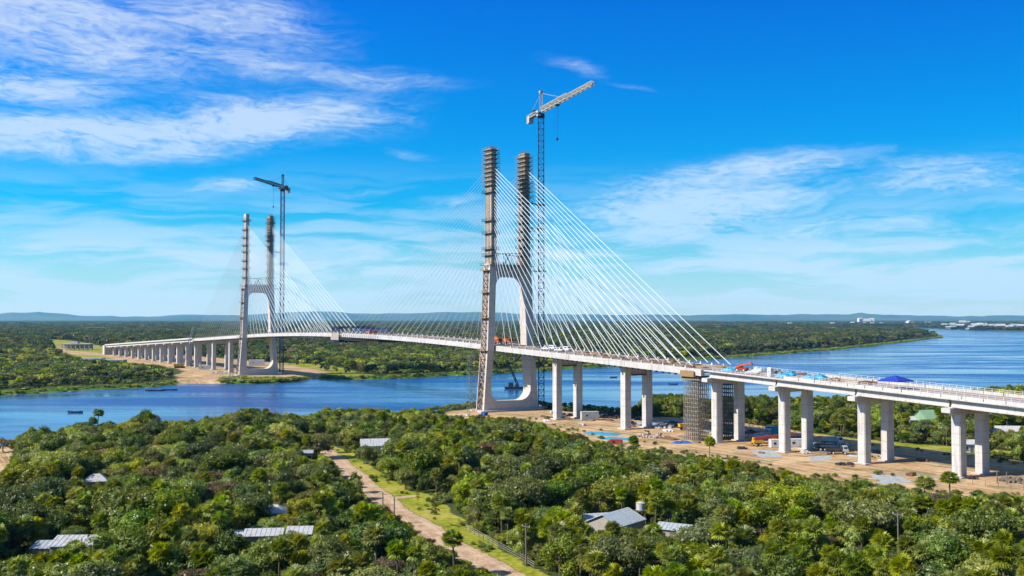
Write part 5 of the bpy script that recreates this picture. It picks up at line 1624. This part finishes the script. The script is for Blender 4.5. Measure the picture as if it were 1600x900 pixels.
def scatter(name, label, cat, P, rot, scl, var):
    me = bpy.data.meshes.new(name); me.vertices.add(len(P)); me.vertices.foreach_set('co', np.asarray(P, np.float32).ravel())
    a = me.attributes.new('rot', 'FLOAT', 'POINT'); a.data.foreach_set('value', np.asarray(rot, np.float32))
    a = me.attributes.new('scl', 'FLOAT_VECTOR', 'POINT'); a.data.foreach_set('vector', np.asarray(scl, np.float32).ravel())
    a = me.attributes.new('var', 'INT', 'POINT'); a.data.foreach_set('value', np.asarray(var, np.int32))
    me.update()
    o = bpy.data.objects.new(name, me); col.objects.link(o)
    ng = bpy.data.node_groups.new(name, 'GeometryNodeTree')
    ng.interface.new_socket('Geometry', in_out='INPUT', socket_type='NodeSocketGeometry')
    ng.interface.new_socket('Geometry', in_out='OUTPUT', socket_type='NodeSocketGeometry')
    N = ng.nodes; Lk = ng.links
    gi = N.new('NodeGroupInput'); go = N.new('NodeGroupOutput')
    ci = N.new('GeometryNodeCollectionInfo'); ci.inputs[0].default_value = src; ci.inputs['Separate Children'].default_value = True; ci.inputs['Reset Children'].default_value = True
    ip = N.new('GeometryNodeInstanceOnPoints'); ip.inputs['Pick Instance'].default_value = True
    def na(nm, ty):
        q = N.new('GeometryNodeInputNamedAttribute'); q.data_type = ty; q.inputs['Name'].default_value = nm
        return [s for s in q.outputs if s.enabled and s.name == 'Attribute'][0]
    cx = N.new('ShaderNodeCombineXYZ'); Lk.new(na('rot', 'FLOAT'), cx.inputs[2])
    er = N.new('FunctionNodeEulerToRotation'); Lk.new(cx.outputs[0], er.inputs[0])
    Lk.new(gi.outputs[0], ip.inputs['Points']); Lk.new(ci.outputs[0], ip.inputs['Instance'])
    Lk.new(na('var', 'INT'), ip.inputs['Instance Index']); Lk.new(er.outputs[0], ip.inputs['Rotation']); Lk.new(na('scl', 'FLOAT_VECTOR'), ip.inputs['Scale'])
    Lk.new(ip.outputs[0], go.inputs[0])
    md = o.modifiers.new('scatter', 'NODES'); md.node_group = ng
    tag(o, label, cat, None, 'stuff')
    return o

# --- where trees may not stand, and what they must leave in view
def rect_clear(x, y):
    """true where a house or path keeps the ground free"""
    m_ = edge_dist(ROAD, x, y, False) < 4.2
    m_ |= edge_dist(tr, x, y, False) < 2.6
    for hx, hy, r, *_ in HOUSES: m_ |= np.hypot(x - hx, y - hy) < r + 1.0
    return m_
# highest row (1600 x 900 photo) that near trees may reach, by column
SKY_NEAR = [(-600, 690), (-50, 684), (0, 683), (20, 684), (30, 700), (38, 668), (60, 664), (88, 665), (120, 656), (150, 641), (172, 652), (205, 652), (214, 637), (240, 637), (252, 654), (300, 652), (330, 646), (360, 640), (400, 632), (430, 636), (460, 646),
            (480, 645), (500, 636), (560, 632), (640, 636), (690, 644), (720, 652), (745, 656), (760, 652), (800, 648), (835, 654), (850, 664), (900, 672), (925, 688), (950, 703), (985, 700), (1000, 706), (1060, 706), (1110, 712), (1160, 718), (1200, 728), (1280, 744), (1350, 748), (1370, 758), (1430, 760), (1480, 770), (1600, 772), (2200, 800)]
SKY_BACK = [(840, 640), (900, 640), (985, 640), (1000, 618), (1030, 614), (1085, 618), (1100, 622), (1160, 616), (1300, 618), (1500, 612), (1540, 603), (1600, 600), (1900, 596), (2600, 590)]
KEEP = [[(505, 699), (535, 706), (560, 724), (600, 750), (640, 762), (665, 775), (740, 826), (812, 862), (850, 900), (795, 900), (700, 852), (640, 812), (590, 778), (556, 748), (530, 746), (540, 730), (512, 708)],
        [(-5, 700), (12, 703), (8, 722), (-5, 732)]]
roof_poly = []
for (hx, hy, r, px, py, L, W, rz, hz) in HOUSES:
    k = F / hy; w_ = (L * abs(math.cos(rz)) + W * abs(math.sin(rz))) * .5 * k * (.95 if px < 300 else .62 if px > 900 else .85); h_ = max(2.5, .17 * max(L, W) * .5 * k + 3)
    kb = .2 if L > 7 else .55
    KEEP.append([(px - w_ * .8, py - h_), (px + w_ * .8, py - h_), (px + w_ * .8, py + h_ * kb), (px - w_ * .8, py + h_ * kb)])
KEEP_MIN = [(0, 0)] * 2 + [(h[0], h[1]) for h in HOUSES]
KEEPA = [np.array(k, float) for k in KEEP]
def px_of(x, y, z):
    dy = y * math.cos(PITCH) + (z - CAMZ) * math.sin(PITCH); up = -y * math.sin(PITCH) + (z - CAMZ) * math.cos(PITCH)
    return 800 + F * x / dy, 450 - F * up / dy

def near_candidates():
    sp = 3.55
    xs = np.arange(-420, 420, sp); ys = np.arange(118, 640, sp)
    X, Y = np.meshgrid(xs, ys)
    X = X + rs.uniform(-.48, .48, X.shape) * sp; Y = Y + rs.uniform(-.48, .48, Y.shape) * sp
    x = X.ravel(); y = Y.ravel()
    d = bank_dist(x, y)
    # near land only
    line = np.interp(800 + F * x / y, [p[0] for p in near_bank], [ground_at(p[0], p[1], WZ).y for p in near_bank])
    ok = (d > 3.5) & (y < line + 15) & (np.abs(x) < .62 * y + 60) & ~rect_clear(x, y)
    ok &= sdist(SITE, x, y) > 1.5
    ok &= ~pip(VERGE, x, y) | (rs.random_sample(x.shape) < .10)
    ok &= sdist(STRIP, x, y) > .5
    ok &= sdist(LEFT_DIRT, x, y) > 0
    x = x[ok]; y = y[ok]
    return x, y
nx, ny = near_candidates()
site_back = world_poly([(838, 636), (870, 642), (960, 650), (1090, 653), (1180, 664), (1260, 676), (1340, 688), (1440, 700), (1600, 722), (1900, 765), (3500, 900), (4000, 560), (838, 560)])
back = pip(site_back, nx, ny)
pn = wob(nx, ny, 17, 21) + .5 * wob(nx, ny, 6, 4)       # where palms gather
kn = wob(nx, ny, 26, 8) + .35 * rs.normal(0, 1, len(nx))
trees = []       # (x, y, kind, variant, sxy, sz, height)
for i in range(len(nx)):
    x, y = nx[i], ny[i]
    pxm, pym = px_of(x, y, 3.0)
    u = rs.random_sample()
    pal_p = .16 + .17 * pn[i] + (.12 if (pxm > 850 and pym > 740) else 0) + (.10 if pym > 800 else 0) - (.12 if pxm < 350 and pym < 780 else 0)
    if u < pal_p:
        kind = 'palm'; v = rs.randint(0, 4); s = rs.uniform(.8, 1.15); H0 = (6.4, 7.6, 5.2, 4.0)[v] + 1.2; R0 = 2.0
        sxy = s * rs.uniform(.9, 1.15)
    else:
        if rs.random_sample() < .40: continue
        kind = 'tree'; q = kn[i]
        if q > .55: opts = [(3, 'yellow'), (1, 'yellow'), (0, 'olive')]
        elif q > .1: opts = [(0, 'olive'), (2, 'olive'), (4, 'olive'), (5, 'olive'), (3, 'yellow')]
        elif q > -.35: opts = [(4, 'dark'), (0, 'dark'), (5, 'grey'), (0, 'olive'), (1, 'dark')]
        else: opts = [(1, 'dark'), (2, 'grey'), (3, 'brown'), (0, 'dark'), (2, 'brown')]
        v = opts[rs.randint(len(opts))]; s = rs.uniform(.48, 1.0) if rs.random_sample() < .76 else rs.uniform(.95, 1.5)
        if v[1] == 'brown': s *= .8
        sxy = s * rs.uniform(.9, 1.15); H0 = SHAPES[v[0]][2]; R0 = SHAPES[v[0]][1]
    sz = s
    lim = np.interp(pxm, *zip(*(SKY_BACK if back[i] else SKY_NEAR)))
    lim += rs.uniform(0, 4) + (abs(rs.normal(0, 6)) if not back[i] else 0)
    hmax = CAMZ - (lim - 497) / F * y
    if H0 * sz > hmax:
        f = hmax / (H0 * sz)
        if f < .34 or (kind == 'palm' and f < .62): 
            if hmax < 1.3: continue
            kind = 'tree'; v = (3, 'olive') if rs.random_sample() < .6 else (3, 'yellow'); H0 = 5.2; R0 = 2.6; sz = hmax / H0; sxy = max(sz, .35)
        else: sz *= f; sxy *= max(f, .6)
    h = H0 * sz
    bad = False
    for trial in range(4):
        bad = False
        for kp, (kx, ky) in zip(KEEPA, KEEP_MIN):
            if ky and y > ky: continue
            k = F / y
            if pxm < kp[:, 0].min() - R0 * sxy * k or pxm > kp[:, 0].max() + R0 * sxy * k: continue
            rr = R0 * sxy * .8
            rr = R0 * sxy * 1.05
            qx = x + rr * np.array([0, -1, 1, -.7, .7, 0, -1, 1, -.5, .5, -.3, .3, 0]); qz = h * np.array([1.02, .65, .65, .92, .92, .45, .45, .45, .7, .7, 1.0, 1.0, .75])
            a, c = px_of(qx, y, qz)
            if pip(kp, a, c).any(): bad = True; break
        if not bad: break
        if kind == 'palm': kind = 'tree'; v = (3, 'olive'); H0 = 5.2; R0 = 2.6; sz = .8; sxy = .8
        else: sz *= .55; sxy *= .65
        h = H0 * sz
    if bad: continue
    trees.append([x, y, kind, v, sxy, sz, h])

# hand-placed landmarks: the round tree at the bank, the big crown at left, lone palms by the site
special = []
def spec(px, py_top, h, kind, v, sxy_m):
    y = (CAMZ - h) / ((py_top - 497) / F)
    x = (px - 800) / F * y
    if kind == 'palm': H0 = (6.4, 7.6, 5.2, 4.0)[v] + 1.2; R0 = 2.0
    else: H0 = SHAPES[v[0]][2] * .98; R0 = SHAPES[v[0]][1]
    special.append([x, y, kind, v, sxy_m / R0, h / H0, h])
spec(228, 638, 9.5, 'tree', (0, 'dark'), 4.6)
spec(205, 752, 11.5, 'tree', (4, 'grey'), 7.2)
spec(70, 665, 8, 'tree', (0, 'dark'), 4.5)
spec(390, 634, 8, 'tree', (4, 'dark'), 5.5)
spec(540, 635, 8, 'tree', (4, 'dark'), 6)
spec(155, 640, 9, 'palm', 1, 2.6)
spec(988, 682, 7.5, 'palm', 0, 2.0)
spec(1107, 684, 6.5, 'palm', 2, 1.9)
spec(557, 735, 5.5, 'tree', (3, 'dark'), 2.2)
spec(1480, 738, 7.0, 'palm', 0, 2.6)
spec(8, 682, 5, 'tree', (3, 'brown'), 4)
spec(1440, 745, 6.5, 'palm', 2, 2.4)
spec(1440, 775, 7.5, 'palm', 1, 2.8); spec(710, 830, 7.5, 'palm', 1, 2.4); spec(560, 664, 8, 'tree', (4, 'olive'), 6.0); spec(490, 652, 8, 'tree', (4, 'dark'), 5.5)
spec(1030, 612, 8.5, 'tree', (4, 'dark'), 6.5); spec(1065, 614, 8, 'tree', (0, 'dark'), 5.5)
trees += special

def shown(t):
    a, c = px_of(t[0], t[1], t[6] * .8)
    return -10 < a < 1610 and c < 925
order = sorted(range(len(trees)), key=lambda i: trees[i][1] - (1000 if i >= len(trees) - len(special) else 0) - trees[i][4] * 18)
LAND = [(150, 745, 'the pointed white hip roof'), (120, 850, 'the large zinc house'), (440, 815, 'the low white roofs'), (640, 815, 'the side track junction'), (760, 870, 'the wire fence'),
        (960, 800, 'the gabled grey house'), (1058, 826, 'the long narrow zinc roof'), (1030, 744, 'the small white roofed hut'), (587, 690, 'the white walled house'), (1404, 860, 'the slim lower right pole'), (1578, 850, 'the right edge pole'), (822, 860, 'the lower centre pole'), (300, 870, 'the lower left corner'), (1200, 870, 'the lower right scrub')]
def tree_label(t):
    a, c = px_of(t[0], t[1], t[6] * .7)
    k = min(LAND, key=lambda q: (q[0] - a) ** 2 + ((q[1] - c) * 1.6) ** 2)
    dx, dy = a - k[0], c - k[1]; dist = math.hypot(dx, dy * 1.6)
    ver = 'in front of' if dy > 22 else ('beyond' if dy < -22 else '')
    hor = 'left' if dx < -14 else ('right' if dx > 14 else '')
    how = 'close ' if dist < 45 else ('well ' if dist < 110 else 'far ')
    if ver and hor: where = how + hor + ' and ' + ver + ' ' + k[2]
    elif ver: where = how + ver + ' ' + k[2]
    elif hor: where = how + hor + ' of ' + k[2]
    else: where = 'right beside ' + k[2]
    if t[2] == 'palm':
        size = 'tall' if t[6] > 7.4 else ('short' if t[6] < 5 else 'medium')
        return f'{size} fan palm {where}'
    size = 'tall' if t[6] > 7 else ('low' if t[6] < 3.8 else 'mid-height')
    return f'{size} {KINDS_T[t[3][1]][0]} tree {where}'
protos = {}
def place_single(t, lab):
    key = (t[2], t[3])
    if key not in protos:
        if t[2] == 'palm':
            root = thing('palm_tree', '', 'palm tree'); c, dd, tk = palm_me[t[3]]
            for nm, me in (('crown', c), ('dead_fronds', dd), ('trunk', tk)):
                o = bpy.data.objects.new(nm, me); col.objects.link(o); o.parent = root
        else:
            root = thing('broadleaf_tree', '', 'tree')
            for nm, me in (('crown', crown_mesh(*t[3])), ('trunk', trunk_me[t[3][0]])):
                o = bpy.data.objects.new(nm, me); col.objects.link(o); o.parent = root
        protos[key] = root; o = root
    else:
        o = copy_tree(protos[key])
    o.location = (t[0], t[1], 0); o.rotation_euler = (0, 0, rs.uniform(0, 6.28)); o.scale = (t[4], t[4], t[5])
    o['label'] = lab; o['group'] = 'fan palms of the foreground forest' if t[2] == 'palm' else 'broadleaf trees of the foreground forest'
cnt = {'palm': 0, 'tree': 0}
SPEC_LAB = ['round dark tree alone on the near bank, crown against the water', 'very broad grey green tree in the left forest, largest crown there', 'dark tree at the left end of the near bank above the water', 'dark broad tree on the near bank left of centre, against the water',
            'dark broad tree on the near bank above the white walled house', 'tall palm standing out against the river at left', 'lone palm at the forest edge below the teal ground sheets', 'lone palm at the forest edge in front of the tan scaffold', 'small dark tree at the left edge of the upper dirt road',
            'palm at the forest edge left of the last pier', 'low brownish tree at the left picture edge by the water', 'palm at the forest edge between the last two piers', 'palm in the right forest below the last two piers', 'tall palm left of the wire fence by the dirt road', 'broad olive tree directly above the white walled house', 'dark broad tree at the upper end of the dirt road',
            'dark broad tree on the river bank right of second side pier', 'dark round tree on the river bank left of the tan scaffold']
rest = []
for i in order:
    t = trees[i]; sp_i = i - (len(trees) - len(special))
    if shown(t) and cnt[t[2]] < 295:
        cnt[t[2]] += 1
        place_single(t, SPEC_LAB[sp_i] if sp_i >= 0 else tree_label(t))
    else: rest.append(t)
print('near trees', len(trees), cnt, 'rest', len(rest))

P = []; rot = []; scl = []; var = []
for t in rest:
    P.append((t[0], t[1], 0)); rot.append(rs.uniform(0, 6.28)); scl.append((t[4], t[4], t[5])); var.append(VAR[('palm', t[3])] if t[2] == 'palm' else VAR[t[3]] if t[3] in VAR else VAR[(0, 'olive')])
# undergrowth between the trees
ux, uy = near_candidates()
for rep in range(2):
    jx = ux + rs.uniform(-2, 2, ux.shape); jy = uy + rs.uniform(-2, 2, uy.shape)
    okk = (bank_dist(jx, jy) > 1) & ~rect_clear(jx, jy) & (sdist(SITE, jx, jy) > .5) & (edge_dist(ROAD, jx, jy, False) > 4) & (~pip(VERGE, jx, jy) | (rs.random_sample(jx.shape) < .12)) & (sdist(LEFT_DIRT, jx, jy) > 0)
    under = [VAR[(3, 'yellow')], VAR[(3, 'brown')], VAR[(0, 'olive')], VAR[(5, 'grey')], VAR[(0, 'dark')], VAR[(0, 'olive')], VAR[('palm', 3)]]
    for x, y in zip(jx[okk], jy[okk]):
        s = rs.uniform(.18, .42); pv = under[rs.randint(len(under))]
        P.append((x, y, -.5 * s)); rot.append(rs.uniform(0, 6.28)); scl.append((s * 1.3, s * 1.3, s)); var.append(pv)
vx = rs.uniform(-60, 90, 9000); vy = rs.uniform(150, 360, 9000); rd = edge_dist(ROAD, vx, vy, False)
okk = pip(VERGE, vx, vy) & (rd > 3.3) & ((wob(vx, vy, 7, 5) > .15) | (rs.random_sample(vx.shape) < .12))
for x, y in zip(vx[okk], vy[okk]):
    s = rs.uniform(.05, .17); P.append((x, y, -.4 * s)); rot.append(rs.uniform(0, 6.28)); scl.append((s * 1.8, s * 1.8, s)); var.append(under[rs.randint(len(under) - 1)])
bx = rs.uniform(-20, 330, 26000); by = rs.uniform(200, 520, 26000)
k_ = sdist(SITE, bx, by); okk = (k_ < 0) & ((wob(bx, by, 11, 17) > .42) | ((k_ > -9) & (wob(bx, by, 6, 3) > -.1) & (by < 420 - .6 * bx))) & (rs.random_sample(bx.shape) < .45)
for x, y in zip(bx[okk], by[okk]):
    s = rs.uniform(.05, .2); P.append((x, y, -.4 * s)); rot.append(rs.uniform(0, 6.28)); scl.append((s * 1.6, s * 1.6, s)); var.append(under[rs.randint(len(under) - 1)])
scatter('near_forest', 'dense mixed green forest and scrub on the near bank behind the nearest trees', 'forest', P, rot, scl, var)

# --- far bank and plain
def far_points():
    X = []; Y = []; Sc = []
    y = 560.0
    while y < 11000:
        sp = max(5.6, y * .0062)
        w = .66 * y + 150
        x = np.arange(-w, w, sp); x = x + rs.uniform(-.45, .45, x.shape) * sp
        X.append(x); Y.append(y + rs.uniform(-.45, .45, x.shape) * sp); Sc.append(np.full(x.shape, sp / 5.6))
        y += sp * (.92 if y < 3000 else 1.3)
    return np.concatenate(X), np.concatenate(Y), np.concatenate(Sc)
fx, fy, fs = far_points()
d = bank_dist(fx, fy)
nb = np.interp(800 + F * fx / fy, [p[0] for p in near_bank], [ground_at(p[0], p[1], WZ).y for p in near_bank])
ok = (d > 6) & ((fy > nb + 30))
ok &= (sdist(SITE_FAR, fx, fy) > 3) & (sdist(FIELD_FAR, fx, fy) > 4) & (sdist(TRACK_FAR, fx, fy) > 2)
marshy = (d < 22 + 14 * wob(fx, fy, 70, 9)) & (d < 60)
ok &= ~marshy | (rs.random_sample(fx.shape) < .16)
FK = np.array([(72, 532), (110, 533), (165, 545), (300, 552), (430, 566), (520, 574), (520, 588), (470, 588), (352, 588), (338, 598), (290, 600), (268, 592), (284, 580), (248, 571), (190, 567), (125, 562), (85, 548)], float)
ta, tb = px_of(fx, fy, 5.5); ok &= ~(pip(FK, ta, tb) & (fy < 1500))
ok &= ~(pip(GRASS_FAR, fx, fy)) | (rs.random_sample(fx.shape) < .06)
rel = np.stack([fx - T1.x, fy - T1.y], -1); tt = rel @ np.array(tuple(U)); ss = rel @ np.array(tuple(Nn))
ok &= ~((np.abs(ss) < 17) & (tt > T2X - 530) & (tt < T2X + 20))
for q in [(121, 547, 26), (142, 566, 18), (176, 568, 17), (401, 571, 11)]:
    g = ground_at(q[0], q[1]); ok &= np.hypot(fx - g.x, fy - g.y) > q[2]
ok &= ~((wob(fx, fy, 130, 31) > .48) & (rs.random_sample(fx.shape) < .8) & (fy > 800))      # clearings
fx, fy, fs, d = fx[ok], fy[ok], fs[ok], d[ok]
print('far trees', len(fx))
q = wob(fx, fy, 90, 13) + .45 * rs.normal(0, 1, len(fx))
fv = np.where(q > .85, VAR[('far', 2, 'olive')], np.where(q > .35, VAR[('far', 2, 'folive')], np.where(q > .05, VAR[('far', 3, 'folive')], np.where(q > -.45, VAR[('far', 0, 'fdark')], np.where(q > -.9, VAR[('far', 1, 'fdark')], VAR[('far', 1, 'folive')])))))
alt = rs.random_sample(len(fx))
nearer = (fy < 1150 + 250 * wob(fx, fy, 200, 2)) & (alt > .35)
fv = np.where(nearer, np.where(q > .35, VAR[('far', 0, 'yellow')], np.where(q > -.15, VAR[('far', 2, 'olive')], VAR[('far', 3, 'dark')])), fv)
fv = np.where(alt < .2, VAR[('far', 2, 'fdark')], np.where(alt > .96, VAR[('far', 3, 'brown')], fv))
s = rs.uniform(.45, 1.35, len(fx)) * (1 + .25 * wob(fx, fy, 35, 6)); sxy = s * fs; szz = s * np.minimum(fs, 1.7)
low = (d < 30); szz = np.where(low, szz * .5, szz); sxy = np.where(low, sxy * .7, sxy)
scatter('far_forest', 'flat green forest of the far bank and the plain beyond the river', 'forest', np.stack([fx, fy, np.full(len(fx), -.4)], -1), rs.uniform(0, 6.28, len(fx)), np.stack([sxy, sxy, szz], -1), fv)

# reeds and floating plants along the far bank
gx = []; gy = []
for k in range(0, len(far_water) - 1):
    a = np.array(tuple(ground_at(*far_water[k], WZ))[:2]); c = np.array(tuple(ground_at(*far_water[k + 1], WZ))[:2])
    if min(a[1], c[1]) > 3200 or abs(a[0]) > 1500: continue
    L = np.linalg.norm(c - a); n = int(L / 3.2)
    for j in range(n):
        for w in range(3):
            pnt = a + (c - a) * (j + rs.random_sample()) / n; gx.append(pnt[0] + rs.uniform(-13, 13)); gy.append(pnt[1] + rs.uniform(-13, 13))
gx = np.array(gx); gy = np.array(gy); d = bank_dist(gx, gy); ok = (d > -1) & (d < 11) & (sdist(SITE_FAR, gx, gy) > -2)
gx, gy = gx[ok], gy[ok]; s = rs.uniform(.2, .5, len(gx))
hx_ = rs.uniform(345, 478, 420); hy_ = rs.uniform(589.5, 598, 420)
hp = np.array([tuple(ground_at(a, b_, 0))[:2] for a, b_ in zip(hx_, hy_)]); hk = bank_dist(hp[:, 0], hp[:, 1]) > .5; hp = hp[hk]
gx = np.concatenate([gx, hp[:, 0]]); gy = np.concatenate([gy, hp[:, 1]]); s = np.concatenate([s, rs.uniform(.2, .5, len(hp))])
scatter('bank_scrub', 'bright green low scrub fringing the far river bank', 'scrub', np.stack([gx, gy, np.full(len(gx), -1.6)], -1), rs.uniform(0, 6.28, len(gx)), np.stack([s * 1.6, s * 1.6, s], -1), np.where(rs.random_sample(len(gx)) < .65, VAR[('far', 0, 'yellow')], VAR[('far', 2, 'olive')]))
